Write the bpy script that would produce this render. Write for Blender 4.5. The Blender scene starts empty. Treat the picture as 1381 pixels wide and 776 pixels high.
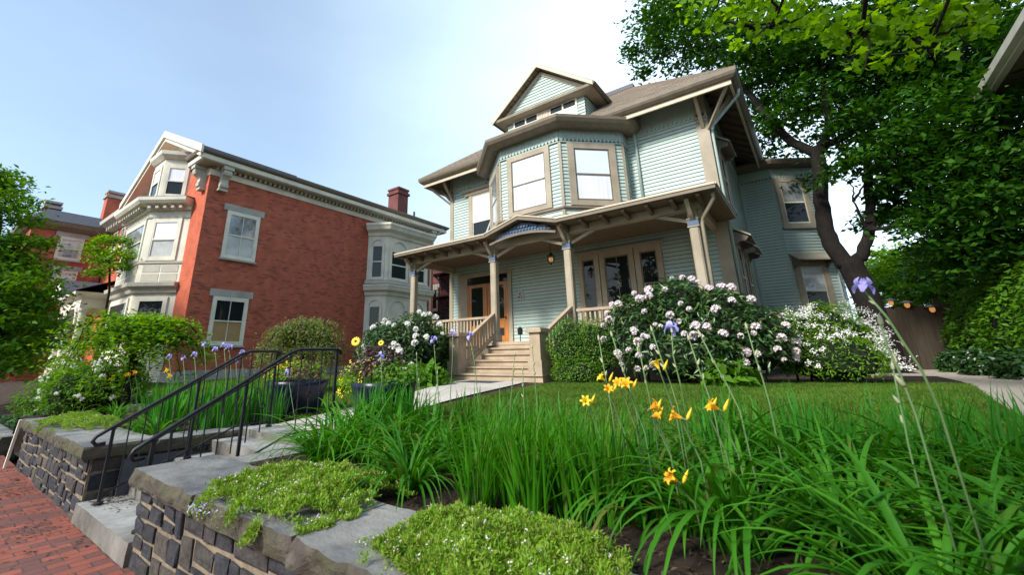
import bpy, math, random
import numpy as np
from mathutils import Vector, noise as mnoise
random.seed(7); rng = np.random.default_rng(7)
sc = bpy.context.scene
COL = sc.collection
R_ = math.radians
ORG = {}

# ---------------------------------------------------------------- camera model (used to read directions off the survey)
CF, CX, CY = 575.269, 647.232, 312.597
RC = np.array([[0.79268, 0.60947, -0.01394], [-0.17655, 0.20779, -0.96211], [-0.58348, 0.76510, 0.27232]])
def _rot(w):
    w = np.array(w); t = np.linalg.norm(w); k = w/t
    K = np.array([[0,-k[2],k[1]],[k[2],0,-k[0]],[-k[1],k[0],0]])
    return np.eye(3)+math.sin(t)*K+(1-math.cos(t))*K@K
RC = _rot([-0.27091554,0.65082823,-0.10773924]) @ np.array([[1,0,0],[0,0,-1],[0,1,0]], float)
CAM = np.array([0,0,0.45])
def ray(x, y): return RC.T @ np.array([(x-CX)/CF, (y-CY)/CF, 1.0])
def at(x, y, Y):
    d = ray(x, y); return CAM + d*(Y/d[1])
def atd(x, y, D):
    "point at horizontal distance D from the camera"
    d = ray(x, y); return CAM + d*(D/math.hypot(d[0], d[1]))
def atz(x, y, z):
    d = ray(x, y); return CAM + d*((z-CAM[2])/d[2])

# ---------------------------------------------------------------- mesh helpers
def V(*a): return np.array(a, float)
def nrm(v): v = np.array(v, float); return v/np.linalg.norm(v)
UPZ = V(0,0,1)
class MB:
    def __init__(s): s.v=[]; s.f=[]; s.m=[]
    def face(s, pts, m=0):
        b=len(s.v); s.v += [tuple(map(float,p)) for p in pts]; s.f.append(tuple(range(b,b+len(pts)))); s.m.append(m); return s
    def add(s, vs, fs, m=0):
        b=len(s.v); s.v += [tuple(map(float,p)) for p in vs]
        for f in fs: s.f.append(tuple(b+i for i in f)); s.m.append(m)
        return s
    def hexa(s, c, m=0):   # c: 4 bottom + 4 top corners
        return s.add(c, [(3,2,1,0),(4,5,6,7),(0,1,5,4),(1,2,6,5),(2,3,7,6),(3,0,4,7)], m)
    def box(s, x0,x1,y0,y1,z0,z1, m=0):
        return s.hexa([(x0,y0,z0),(x1,y0,z0),(x1,y1,z0),(x0,y1,z0),(x0,y0,z1),(x1,y0,z1),(x1,y1,z1),(x0,y1,z1)], m)
    def obox(s, o,t,n, u0,u1,z0,z1,d0,d1, m=0):
        P=lambda u,d,z: o+t*u+n*d+UPZ*z
        return s.hexa([P(u0,d1,z0),P(u1,d1,z0),P(u1,d0,z0),P(u0,d0,z0),P(u0,d1,z1),P(u1,d1,z1),P(u1,d0,z1),P(u0,d0,z1)], m)
    def bar(s, p, q, w, h, m=0, up=UPZ):
        p=np.array(p,float); q=np.array(q,float); d=nrm(q-p)
        if abs(d@up)>.98: up=V(0,1,0)
        a=nrm(np.cross(d,up))*w/2; b=nrm(np.cross(a,d))*h/2
        return s.hexa([p-a-b,p+a-b,p+a+b,p-a+b,q-a-b,q+a-b,q+a+b,q-a+b], m)
    def tube(s, pts, r, n=8, m=0, caps=True):
        pts=[np.array(p,float) for p in pts]; k=len(pts)
        rr=[r]*k if np.isscalar(r) else list(r); b=len(s.v); ref=None
        for i,p in enumerate(pts):
            d=nrm(pts[min(i+1,k-1)]-pts[max(i-1,0)])
            if ref is None: ref=V(1,0,0) if abs(d[0])<.9 else V(0,1,0)
            a=nrm(ref-d*(ref@d)); ref=a; c=np.cross(d,a)
            for j in range(n):
                t=2*math.pi*j/n; q=p+(a*math.cos(t)+c*math.sin(t))*rr[i]; s.v.append(tuple(q))
        for i in range(k-1):
            for j in range(n):
                s.f.append((b+i*n+j,b+i*n+(j+1)%n,b+(i+1)*n+(j+1)%n,b+(i+1)*n+j)); s.m.append(m)
        if caps:
            s.f.append(tuple(b+j for j in range(n))[::-1]); s.m.append(m)
            s.f.append(tuple(b+(k-1)*n+j for j in range(n))); s.m.append(m)
        return s
    def lathe(s, prof, c, n=16, m=0):
        b=len(s.v); k=len(prof)
        for r,z in prof:
            for j in range(n):
                t=2*math.pi*j/n; s.v.append((c[0]+r*math.cos(t),c[1]+r*math.sin(t),c[2]+z))
        for i in range(k-1):
            for j in range(n):
                s.f.append((b+i*n+j,b+i*n+(j+1)%n,b+(i+1)*n+(j+1)%n,b+(i+1)*n+j)); s.m.append(m)
        return s
    def prism(s, poly, vec, m=0):
        k=len(poly); vec=np.array(vec,float); P=[np.array(p,float) for p in poly]; Q=[p+vec for p in P]
        return s.add(P+Q, [tuple(range(k))[::-1], tuple(range(k,2*k))]+[(i,(i+1)%k,k+(i+1)%k,k+i) for i in range(k)], m)
    def sweep(s, path, prof, m=0, closed=False):
        "moulding: path = list of (x,y), prof = list of (d outwards to the right of travel, z)"
        path=[np.array(p,float) for p in path]; k=len(path); b=len(s.v); n=len(prof)
        for i in range(k):
            if closed: p0,p1,p2=path[i-1],path[i],path[(i+1)%k]
            else: p0,p1,p2=path[max(i-1,0)],path[i],path[min(i+1,k-1)]
            d1=p1-p0 if i>0 or closed else p2-p1; d2=p2-p1 if i<k-1 or closed else p1-p0
            n1=V(d1[1],-d1[0])/np.linalg.norm(d1); n2=V(d2[1],-d2[0])/np.linalg.norm(d2)
            mm=n1+n2; mm=mm/(mm@n1)
            for d,z in prof: s.v.append((p1[0]+mm[0]*d,p1[1]+mm[1]*d,z))
        for i in range(k if closed else k-1):
            i2=(i+1)%k
            for j in range(n):
                j2=(j+1)%n
                s.f.append((b+i*n+j,b+i2*n+j,b+i2*n+j2,b+i*n+j2)); s.m.append(m)
        if not closed:
            s.f.append(tuple(b+j for j in range(n))); s.m.append(m)
            s.f.append(tuple(b+(k-1)*n+j for j in range(n))[::-1]); s.m.append(m)
        return s
    def build(s, name, mats, parent=None, smooth=False, org=None):
        me=bpy.data.meshes.new(name)
        if org is None: org = ORG.get(parent.name, np.zeros(3)) if parent else np.zeros(3)
        vs=np.array(s.v,float)
        me.from_pydata((vs-org).tolist(), [], s.f)
        if not isinstance(mats,(list,tuple)): mats=[mats]
        for m in mats: me.materials.append(m)
        if len(mats)>1: me.polygons.foreach_set('material_index', s.m)
        if smooth: me.polygons.foreach_set('use_smooth',[True]*len(s.f))
        uv=me.uv_layers.new(name='UVMap'); co=np.zeros((len(me.loops),2)); li=0
        for poly in me.polygons:
            nn=poly.normal
            if abs(nn.z)>.9: 
                for l in poly.loop_indices:
                    p=vs[me.loops[l].vertex_index]; co[l]=(p[0],p[1])
            else:
                L=math.hypot(nn.x,nn.y); tx,ty=-nn.y/L,nn.x/L
                for l in poly.loop_indices:
                    p=vs[me.loops[l].vertex_index]; co[l]=(p[0]*tx+p[1]*ty,p[2])
        uv.data.foreach_set('uv',co.ravel())
        o=bpy.data.objects.new(name,me); COL.objects.link(o)
        if parent: o.parent=parent; ORG[o.name]=org
        else: ORG[o.name]=np.array(org,float); o.location=org
        return o
def _split(s,name,mats,parent):
    par_=list(range(len(s.v)))
    def fd(a):
        while par_[a]!=a: par_[a]=par_[par_[a]]; a=par_[a]
        return a
    for f in s.f:
        for i in f[1:]: par_[fd(i)]=fd(f[0])
    grp={}
    for f in s.f: grp.setdefault(fd(f[0]),[]).append(f)
    for fs in grp.values():
        ids=sorted({i for f in fs for i in f}); ix={i:k for k,i in enumerate(ids)}; m=MB(); m.v=[s.v[i] for i in ids]; m.f=[tuple(ix[i] for i in f) for f in fs]; m.m=[0]*len(fs); m.build(name,mats,parent)
MB.split=_split
def root(name, label, cat, loc=(0,0,0), group=None):
    o=bpy.data.objects.new(name,None); COL.objects.link(o); o.location=loc; o.empty_display_size=.2
    ORG[o.name]=np.array(loc,float); return tag(o,label,cat,group)
def tag(o,label,cat,group=None):
    o['label']=label; o['category']=cat
    if group: o['group']=group
    return o
def struct(o): o['kind']='structure'; return o
def inst(name, me, parent, loc, rot=(0,0,0), s=1.0):
    o=bpy.data.objects.new(name,me); COL.objects.link(o); o.parent=parent
    o.location=np.array(loc,float)-ORG.get(parent.name,np.zeros(3)); o.rotation_euler=rot; o.scale=(s,s,s); return o

def npmesh(name, verts, faces_k, mat, parent=None, smooth=False):
    "verts (N,3); faces_k (M,k) constant polygon size"
    me=bpy.data.meshes.new(name); org=ORG.get(parent.name,np.zeros(3)) if parent else np.zeros(3)
    verts=np.asarray(verts,float)-org; M,k=faces_k.shape
    me.vertices.add(len(verts)); me.vertices.foreach_set('co',verts.ravel())
    me.loops.add(M*k); me.loops.foreach_set('vertex_index',faces_k.ravel().astype(np.int32))
    me.polygons.add(M); me.polygons.foreach_set('loop_start',np.arange(0,M*k,k,dtype=np.int32))
    if smooth: me.polygons.foreach_set('use_smooth',np.ones(M,bool))
    me.update(calc_edges=True); me.validate()
    me.materials.append(mat)
    o=bpy.data.objects.new(name,me); COL.objects.link(o)
    if parent: o.parent=parent; ORG[o.name]=org
    return o

# ---------------------------------------------------------------- foliage helpers
T_LEAF=(np.array([(0,0,0),(.42,.25,.06),(1,0,-.05),(.42,-.25,.06)],float), np.array([(0,2,1),(0,3,2)]))
T_LONG=(np.array([(0,0,0),(.45,.15,.05),(1,0,-.12),(.45,-.15,.05)],float), np.array([(0,2,1),(0,3,2)]))
_ml=[(0,0),(.18,-.22),(.12,-.5),(.42,-.34),(.62,-.45),(.68,-.2),(1.0,0),(.68,.2),(.62,.45),(.42,.34),(.12,.5),(.18,.22)]
T_MAPLE=(np.array([(x,y,.10*abs(y)-.12*x*x) for x,y in _ml]+[(.4,0,-.02)],float),
         np.array([(12,i,(i+1)%12) for i in range(12)]))
def basis(n):
    n=n/np.linalg.norm(n,axis=1,keepdims=True); r=rng.normal(size=n.shape)
    a=r-n*(r*n).sum(1,keepdims=True); a/=np.linalg.norm(a,axis=1,keepdims=True); return n,a,np.cross(n,a)
def leaves(name,pos,size,normal,tpl,mat,parent=None,axis=None):
    T,F=tpl; N=len(pos); n,a,b=basis(normal)
    if axis is not None:
        a=axis-n*(axis*n).sum(1,keepdims=True); a/=np.linalg.norm(a,axis=1,keepdims=True)+1e-9; b=np.cross(n,a)
    vs=pos[:,None,:]+size[:,None,None]*(T[None,:,0:1]*a[:,None]+T[None,:,1:2]*b[:,None]+T[None,:,2:3]*n[:,None])
    fs=(np.arange(N)[:,None,None]*len(T)+F[None])
    return npmesh(name,vs.reshape(-1,3),fs.reshape(-1,F.shape[1]),mat,parent)
def blades(name,base,az,L,e0,droop,w,mat,parent=None,seg=7,fold=.25,tw=None,pw=1.3):
    "strap leaves: arching ribbons with a folded midrib"
    N=len(base); s=np.linspace(0,1,seg+1); p=base.copy(); rings=[]
    h=np.stack([np.cos(az),np.sin(az),np.zeros(N)],1); side=np.stack([-np.sin(az),np.cos(az),np.zeros(N)],1)
    if tw is not None:
        side=side*np.cos(tw)[:,None]+h*np.sin(tw)[:,None]
    for i in range(seg+1):
        el=e0-droop*(s[i]**pw); d=h*np.cos(el)[:,None]+UPZ*np.sin(el)[:,None]
        up=np.cross(d,side); 
        ww=w*min(1,.55+1.8*s[i])*(1-s[i]**2.2)*1.0+.0006
        rings.append(np.stack([p-side*ww[:,None]*.5+up*(ww*fold)[:,None],p,p+side*ww[:,None]*.5+up*(ww*fold)[:,None]],1))
        p=p+d*(L/seg)[:,None]
    vs=np.stack(rings,1)            # N,seg+1,3,3
    f=[]
    for i in range(seg):
        for j in range(2): f.append((i*3+j,i*3+j+1,(i+1)*3+j+1,(i+1)*3+j))
    f=np.array(f); fs=np.arange(N)[:,None,None]*(3*(seg+1))+f[None]
    return npmesh(name,vs.reshape(-1,3),fs.reshape(-1,4),mat,parent,smooth=True)
def ell(n,c,r,shell=.0,low=-1.0):
    "points in an ellipsoid, biased to the shell; returns positions and outward normals"
    d=rng.normal(size=(n*3,3)); d/=np.linalg.norm(d,axis=1,keepdims=True); d=d[d[:,2]>low][:n]
    k=(shell+(1-shell)*rng.random(len(d))**.45)[:,None]
    return np.array(c)+d*k*np.array(r), d
def limb(mb,pts,r0,r1,n=9,wob=.0):
    "tapered wandering branch through control points"
    P=[np.array(p,float) for p in pts]; out=[]
    for i in range(len(P)-1):
        p0,p1,p2,p3=P[max(i-1,0)],P[i],P[i+1],P[min(i+2,len(P)-1)]
        for t in np.linspace(0,1,5,endpoint=(i==len(P)-2)):
            q=.5*((2*p1)+(p2-p0)*t+(2*p0-5*p1+4*p2-p3)*t*t+(3*p1-p0-3*p2+p3)*t**3); out.append(q+rng.normal(size=3)*wob)
    k=len(out); mb.tube(out,[r0+(r1-r0)*(i/(k-1))**.8 for i in range(k)],n); return out

# ---------------------------------------------------------------- materials
def newmat(name):
    m=bpy.data.materials.new(name); m.use_nodes=True; nt=m.node_tree; b=nt.nodes['Principled BSDF']; return m,nt,b
def N(nt,t,**kw):
    n=nt.nodes.new(t)
    for k,v in kw.items():
        if k in n.inputs: n.inputs[k].default_value=v
        else: setattr(n,k,v)
    return n
def c4(c): return (c[0],c[1],c[2],1)
def mat(name,c1,c2=None,scale=6,rough=.6,bump=.1,spec=.3,det=6,stretch=(1,1,1),big=None,metal=0,lo=.35,hi=.65,bscale=None):
    m,nt,b=newmat(name); L=nt.links.new
    c2=c2 or tuple(x*.8 for x in c1)
    tc=N(nt,'ShaderNodeTexCoord'); mp=N(nt,'ShaderNodeMapping'); mp.inputs['Scale'].default_value=stretch; L(tc.outputs['Object'],mp.inputs[0])
    no=N(nt,'ShaderNodeTexNoise',Scale=scale,Detail=det,Roughness=.65); L(mp.outputs[0],no.inputs['Vector'])
    cr=N(nt,'ShaderNodeValToRGB'); cr.color_ramp.elements[0].position=lo; cr.color_ramp.elements[1].position=hi
    cr.color_ramp.elements[0].color=c4(c1); cr.color_ramp.elements[1].color=c4(c2); L(no.outputs[0],cr.inputs[0])
    out=cr.outputs[0]
    if big:
        n2=N(nt,'ShaderNodeTexNoise',Scale=big[0],Detail=4); L(tc.outputs['Object'],n2.inputs['Vector'])
        r2=N(nt,'ShaderNodeValToRGB'); r2.color_ramp.elements[0].position=.42; r2.color_ramp.elements[1].position=.68; r2.color_ramp.elements[0].color=(0,0,0,1)
        L(n2.outputs[0],r2.inputs[0]); mx=N(nt,'ShaderNodeMix',data_type='RGBA'); L(r2.outputs[0],mx.inputs[0]); L(out,mx.inputs[6]); mx.inputs[7].default_value=c4(big[1]); out=mx.outputs[2]
    L(out,b.inputs['Base Color']); b.inputs['Roughness'].default_value=rough; b.inputs['Specular IOR Level'].default_value=spec; b.inputs['Metallic'].default_value=metal
    if bump:
        n3=N(nt,'ShaderNodeTexNoise',Scale=bscale or scale*3,Detail=8,Roughness=.7); L(mp.outputs[0],n3.inputs['Vector'])
        bp=N(nt,'ShaderNodeBump',Strength=bump,Distance=.02); L(n3.outputs[0],bp.inputs['Height']); L(bp.outputs[0],b.inputs['Normal'])
    return m
def island(name,cols,rough=.5,spec=.3,trans=0,noise=None,bump=0,tcol=None):
    "colour varies from piece to piece (leaf, stone, shingle)"
    m,nt,b=newmat(name); L=nt.links.new; g=N(nt,'ShaderNodeNewGeometry'); cr=N(nt,'ShaderNodeValToRGB'); e=cr.color_ramp.elements
    while len(e)<len(cols): e.new(.5)
    for i,c in enumerate(cols): e[i].position=i/(len(cols)-1); e[i].color=c4(c)
    L(g.outputs['Random Per Island'],cr.inputs[0]); out=cr.outputs[0]
    tc=N(nt,'ShaderNodeTexCoord')
    if noise:
        no=N(nt,'ShaderNodeTexNoise',Scale=noise[0],Detail=6,Roughness=.7); L(tc.outputs['Object'],no.inputs['Vector'])
        mr=N(nt,'ShaderNodeMapRange'); L(no.outputs[0],mr.inputs[0]); mr.inputs[1].default_value=.3; mr.inputs[2].default_value=.7; mr.inputs[3].default_value=1-noise[1]; mr.inputs[4].default_value=1+noise[1]
        vm=N(nt,'ShaderNodeVectorMath',operation='SCALE'); L(out,vm.inputs[0]); L(mr.outputs[0],vm.inputs['Scale']); out=vm.outputs[0]
    L(out,b.inputs['Base Color']); b.inputs['Roughness'].default_value=rough; b.inputs['Specular IOR Level'].default_value=spec
    if bump:
        n3=N(nt,'ShaderNodeTexNoise',Scale=40,Detail=8,Roughness=.7); L(tc.outputs['Object'],n3.inputs['Vector'])
        bp=N(nt,'ShaderNodeBump',Strength=bump,Distance=.02); L(n3.outputs[0],bp.inputs['Height']); L(bp.outputs[0],b.inputs['Normal'])
    if trans:
        tr=N(nt,'ShaderNodeBsdfTranslucent'); hs=N(nt,'ShaderNodeHueSaturation',Value=1.5,Saturation=1.1,Hue=.485); L(out,hs.inputs['Color']); L(hs.outputs[0],tr.inputs[0])
        mx=N(nt,'ShaderNodeMixShader',Fac=trans); L(b.outputs[0],mx.inputs[1]); L(tr.outputs[0],mx.inputs[2]); L(mx.outputs[0],nt.nodes['Material Output'].inputs[0])
    return m
def brickmat(name,c1,c2,mortar,bw=.2,bh=.067,ms=.008,rot=0,extra=None,rough=.85,bump=.5):
    m,nt,b=newmat(name); L=nt.links.new; tc=N(nt,'ShaderNodeTexCoord'); mp=N(nt,'ShaderNodeMapping'); mp.inputs['Rotation'].default_value=(0,0,rot); L(tc.outputs['UV'],mp.inputs[0])
    br=N(nt,'ShaderNodeTexBrick',Scale=1.0); br.inputs['Brick Width'].default_value=bw; br.inputs['Row Height'].default_value=bh; br.inputs['Mortar Size'].default_value=ms; br.inputs['Mortar Smooth'].default_value=.2; br.inputs['Bias'].default_value=-.1
    br.inputs['Color1'].default_value=c4(c1); br.inputs['Color2'].default_value=c4(c2); br.inputs['Mortar'].default_value=c4(mortar); L(mp.outputs[0],br.inputs['Vector'])
    no=N(nt,'ShaderNodeTexNoise',Scale=2.2,Detail=8,Roughness=.7); L(tc.outputs['Object'],no.inputs['Vector'])
    mr=N(nt,'ShaderNodeMapRange'); L(no.outputs[0],mr.inputs[0]); mr.inputs[1].default_value=.3; mr.inputs[2].default_value=.7; mr.inputs[3].default_value=.72; mr.inputs[4].default_value=1.25
    vm=N(nt,'ShaderNodeVectorMath',operation='SCALE'); L(br.outputs[0],vm.inputs[0]); L(mr.outputs[0],vm.inputs['Scale']); out=vm.outputs[0]
    if extra:   # scattered odd bricks
        wn=N(nt,'ShaderNodeTexBrick',Scale=1.0); wn.inputs['Brick Width'].default_value=bw; wn.inputs['Row Height'].default_value=bh; wn.inputs['Mortar Size'].default_value=0; wn.inputs['Color1'].default_value=(0,0,0,1); wn.inputs['Color2'].default_value=(1,1,1,1); wn.inputs['Bias'].default_value=0; L(mp.outputs[0],wn.inputs['Vector'])
        gt=N(nt,'ShaderNodeMath',operation='GREATER_THAN'); L(wn.outputs[0],gt.inputs[0]); gt.inputs[1].default_value=extra[1]
        sb=N(nt,'ShaderNodeMath',operation='SUBTRACT',use_clamp=True); L(gt.outputs[0],sb.inputs[0]); L(br.outputs['Fac'],sb.inputs[1])
        ml=N(nt,'ShaderNodeMath',operation='MULTIPLY'); L(sb.outputs[0],ml.inputs[0]); ml.inputs[1].default_value=.42
        mx=N(nt,'ShaderNodeMix',data_type='RGBA'); L(ml.outputs[0],mx.inputs[0]); L(out,mx.inputs[6]); mx.inputs[7].default_value=c4(extra[0]); out=mx.outputs[2]
    L(out,b.inputs['Base Color']); b.inputs['Roughness'].default_value=rough; b.inputs['Specular IOR Level'].default_value=.25
    iv=N(nt,'ShaderNodeMath',operation='SUBTRACT'); iv.inputs[0].default_value=1; L(br.outputs['Fac'],iv.inputs[1])
    bp=N(nt,'ShaderNodeBump',Strength=bump,Distance=.006); L(iv.outputs[0],bp.inputs['Height'])
    n4=N(nt,'ShaderNodeTexNoise',Scale=60,Detail=6); L(tc.outputs['Object'],n4.inputs['Vector']); b2=N(nt,'ShaderNodeBump',Strength=.25,Distance=.01); L(n4.outputs[0],b2.inputs['Height']); L(bp.outputs[0],b2.inputs['Normal']); L(b2.outputs[0],b.inputs['Normal'])
    return m
def glass(name,c,rough=.03,spec=.8,c2=None,scale=1.5):
    return mat(name,c,c2 or c,scale=scale,rough=rough,bump=0,spec=spec)
M={}
M['teal']=mat('teal_paint',(.43,.525,.475),(.385,.48,.43),scale=3,rough=.6,bump=.08,stretch=(2.5,2.5,.5),big=(.9,(.34,.435,.395)))
M['tealtrim']=mat('teal_trim_paint',(.37,.455,.415),(.33,.415,.375),scale=8,rough=.55,bump=.05)
M['tan']=mat('tan_trim_paint',(.385,.33,.245),(.325,.28,.205),scale=5,rough=.6,bump=.1,big=(1.4,(.27,.23,.165)))
M['tandark']=mat('brown_gutter_paint',(.185,.15,.105),(.14,.115,.08),scale=5,rough=.5,bump=.05)
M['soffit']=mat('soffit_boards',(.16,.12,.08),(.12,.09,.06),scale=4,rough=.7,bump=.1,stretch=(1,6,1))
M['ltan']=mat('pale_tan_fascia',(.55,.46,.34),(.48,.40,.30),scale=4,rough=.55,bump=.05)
M['blue']=mat('slate_blue_paint',(.06,.10,.17),(.09,.13,.2),scale=12,rough=.5,bump=.05)
M['shingle']=brickmat('brown_shingles',(.20,.155,.11),(.15,.115,.085),(.075,.058,.045),bw=.3,bh=.14,ms=.012,rough=.95,bump=.8)
M['dark']=mat('dark_deck_and_lap_shade',(.03,.034,.045),(.045,.05,.06),rough=.5)
M['wood']=mat('oak_door',(.50,.20,.045),(.36,.13,.03),scale=3,rough=.35,bump=.05,stretch=(6,6,.6),spec=.5)
M['stairs']=mat('stair_paint',(.44,.34,.235),(.37,.285,.195),scale=6,rough=.55,bump=.1,big=(2.5,(.31,.24,.165)))
M['blind']=mat('window_with_white_blind',(.86,.88,.9),(.66,.69,.74),scale=2,rough=.06,spec=.7,bump=0,stretch=(7,7,.25))
M['blindtop']=glass('window_with_blind_reflecting_sky',(.66,.73,.84),rough=.05,spec=.8,c2=(.76,.81,.88),scale=.8)  # sky reflection painted into the upper pane as a bluish base colour
M['gdark']=glass('dark_window_glass',(.012,.016,.016),rough=.02,spec=.32)
M['gcurtrefl']=glass('window_with_curtain_and_reflections',(.34,.36,.35),rough=.04,spec=.9,c2=(.10,.12,.13),scale=2.2)  # mottled greys hold pale curtain plus painted reflections of trees and sky
M['gpale']=glass('window_pale_curtain',(.55,.57,.55),rough=.05,spec=.9,c2=(.38,.40,.40),scale=1.6)
M['gbrown']=mat('wooden_slat_blind',(.38,.25,.11),(.30,.19,.08),scale=3,rough=.3,spec=.6,bump=.2,stretch=(1,1,14))
M['brick']=brickmat('red_brick',(.47,.115,.060),(.38,.09,.05),(.27,.115,.08),extra=((.11,.03,.028),.86))
M['brickf']=brickmat('orange_red_brick',(.50,.105,.05),(.43,.085,.042),(.40,.14,.085),bump=.25)
M['brickd']=brickmat('dark_brick',(.16,.04,.035),(.11,.03,.028),(.14,.09,.08))
M['cream']=mat('cream_paint',(.72,.68,.555),(.65,.61,.49),scale=4,rough=.5,bump=.06,big=(1.4,(.55,.53,.44)))
M['creamd']=mat('grey_cream_paint',(.46,.435,.36),(.39,.37,.31),scale=5,rough=.55,bump=.06)
M['lintel']=mat('grey_sandstone',(.42,.40,.35),(.33,.31,.27),scale=14,rough=.85,bump=.3,big=(2,(.28,.27,.24)))
M['slate']=mat('slate_roof',(.06,.065,.08),(.085,.09,.105),scale=9,rough=.6,bump=.2)
M['iron']=mat('black_iron',(.010,.011,.013),(.018,.019,.021),scale=20,rough=.45,bump=.15,spec=.35)
M['stone']=island('wall_stones',[(.028,.030,.036),(.05,.052,.06),(.036,.038,.048),(.075,.065,.058),(.045,.047,.056),(.10,.085,.07),(.032,.034,.042),(.062,.055,.05)],rough=.9,noise=(14,.5),bump=1.0)
M['mortar']=mat('tan_mortar',(.27,.215,.15),(.15,.12,.088),scale=10,rough=.95,bump=.6)
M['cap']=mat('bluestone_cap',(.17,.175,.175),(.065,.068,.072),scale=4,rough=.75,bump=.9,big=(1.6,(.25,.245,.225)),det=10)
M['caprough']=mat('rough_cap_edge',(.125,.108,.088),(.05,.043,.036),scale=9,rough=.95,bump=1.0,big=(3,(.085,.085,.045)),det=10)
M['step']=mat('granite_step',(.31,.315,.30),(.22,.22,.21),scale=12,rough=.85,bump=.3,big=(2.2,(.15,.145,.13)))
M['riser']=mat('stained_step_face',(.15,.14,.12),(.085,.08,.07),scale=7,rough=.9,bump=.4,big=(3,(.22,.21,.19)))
M['walkbrick']=brickmat('sidewalk_brick',(.25,.075,.05),(.165,.05,.037),(.075,.05,.042),bw=.205,bh=.10,ms=.006,rot=R_(90),extra=((.07,.06,.062),.58))
M['concrete']=mat('concrete_path',(.50,.47,.41),(.42,.39,.34),scale=18,rough=.9,bump=.3,big=(1.5,(.36,.33,.28)))
M['gravel']=mat('gravel_path',(.50,.45,.375),(.34,.30,.25),scale=45,rough=.95,bump=.8)
M['asphalt']=mat('asphalt',(.06,.06,.062),(.045,.045,.048),scale=40,rough=.9,bump=.4)
M['soil']=mat('mulch_soil',(.032,.021,.015),(.065,.042,.028),scale=22,rough=.95,bump=1.0,big=(5,(.02,.013,.010)))
M['mulch']=island('bark_mulch',[(.02,.013,.01),(.05,.03,.02),(.09,.055,.035),(.035,.024,.017),(.14,.10,.065)],rough=.9)
M['lawng']=mat('lawn_base',(.045,.105,.012),(.07,.13,.018),scale=9,rough=.9,bump=.6,big=(1.3,(.10,.12,.04)))
M['lawn']=island('lawn_blades',[(.042,.125,.010),(.062,.16,.012),(.085,.18,.017),(.16,.19,.045),(.052,.14,.011)],rough=.6,spec=.12,noise=(.9,.35),trans=.3)
M['bark']=mat('tree_bark',(.018,.0145,.012),(.007,.006,.005),scale=7,rough=.95,bump=1.0,stretch=(3,3,.7),det=10)
M['maple']=island('maple_leaves',spec=.12,cols=[(.009,.045,.004),(.017,.075,.006),(.028,.105,.007),(.05,.145,.010),(.012,.055,.005)],rough=.6,trans=.35)
M['maplelit']=island('sunlit_maple_leaves',[(.07,.17,.008),(.12,.27,.010),(.20,.38,.015),(.09,.21,.009),(.16,.32,.012)],rough=.6,spec=.15,trans=.62)  # sunlight on the overhanging leaves is put into these brighter greens
M['leafmid']=island('mid_green_leaves',[(.045,.135,.009),(.07,.19,.011),(.105,.24,.015),(.055,.155,.010)],rough=.55,spec=.15,trans=.35)
M['leaflight']=island('light_green_leaves',[(.08,.20,.012),(.12,.27,.016),(.17,.33,.022),(.10,.23,.013)],rough=.55,spec=.15,trans=.4)
M['leafdark']=island('dark_green_leaves',[(.010,.040,.009),(.018,.06,.012),(.03,.085,.016),(.045,.11,.02)],rough=.35,spec=.5,trans=.15)
M['leafbox']=island('boxwood_leaves',[(.04,.125,.006),(.065,.175,.009),(.10,.23,.012),(.15,.29,.018)],rough=.4,trans=.25)
M['leafrhodo']=island('rhododendron_leaves',[(.012,.045,.010),(.022,.07,.014),(.04,.10,.02),(.10,.17,.03)],rough=.35,spec=.5,trans=.15)
M['leafred']=island('reddish_maple_leaves',[(.09,.17,.02),(.13,.21,.03),(.26,.15,.12),(.08,.16,.02),(.11,.19,.02),(.16,.22,.04)],rough=.5,trans=.35)
M['leafpurple']=island('purple_foliage',[(.06,.02,.03),(.10,.035,.04),(.05,.03,.035),(.12,.06,.05)],rough=.5,trans=.2)
M['strap']=island('daylily_leaves',[(.022,.12,.006),(.036,.17,.008),(.054,.22,.010),(.028,.14,.007),(.07,.245,.013),(.045,.185,.009),(.033,.15,.008),(.026,.13,.006),(.04,.17,.008),(.14,.15,.03)],rough=.55,spec=.14,trans=.3)
M['iris']=island('iris_leaves',[(.026,.145,.014),(.038,.185,.018),(.052,.22,.02),(.030,.16,.012)],rough=.5,spec=.16,trans=.28)
M['fine']=island('fine_grass_leaves',[(.032,.165,.006),(.048,.215,.008),(.066,.25,.011),(.038,.185,.007),(.056,.23,.009),(.036,.175,.007),(.15,.19,.04)],rough=.55,spec=.14,trans=.35)
M['moss']=island('creeping_phlox_leaves',noise=(7,.35),cols=[(.10,.25,.012),(.15,.31,.015),(.20,.33,.025),(.25,.33,.05),(.14,.30,.013),(.18,.32,.018),(.25,.22,.07)],rough=.6,trans=.25)
M['stem']=mat('green_stem',(.10,.19,.06),(.14,.22,.09),rough=.5,bump=0)
M['bud']=mat('papery_bud',(.30,.34,.19),(.42,.40,.26),scale=20,rough=.6,bump=0)
M['white']=island('white_petals',[(.80,.80,.76),(.86,.85,.82),(.74,.72,.68)],rough=.6,trans=.2)
M['pinkw']=island('pale_pink_petals',[(.80,.74,.77),(.78,.66,.72),(.84,.82,.80),(.70,.52,.62),(.76,.70,.66)],rough=.6,trans=.2)
M['purple']=island('lavender_petals',[(.40,.36,.76),(.48,.44,.82),(.33,.28,.70)],rough=.55,trans=.25)
M['orange']=island('orange_petals',[(.88,.44,.02),(.92,.52,.03),(.85,.36,.015)],rough=.5,trans=.25)
M['yellow']=island('yellow_petals',[(.85,.62,.03),(.88,.68,.06)],rough=.5,trans=.25)
M['pot']=mat('navy_glaze',(.006,.008,.026),(.011,.014,.04),scale=6,rough=.32,bump=.03,spec=.35)
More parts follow.
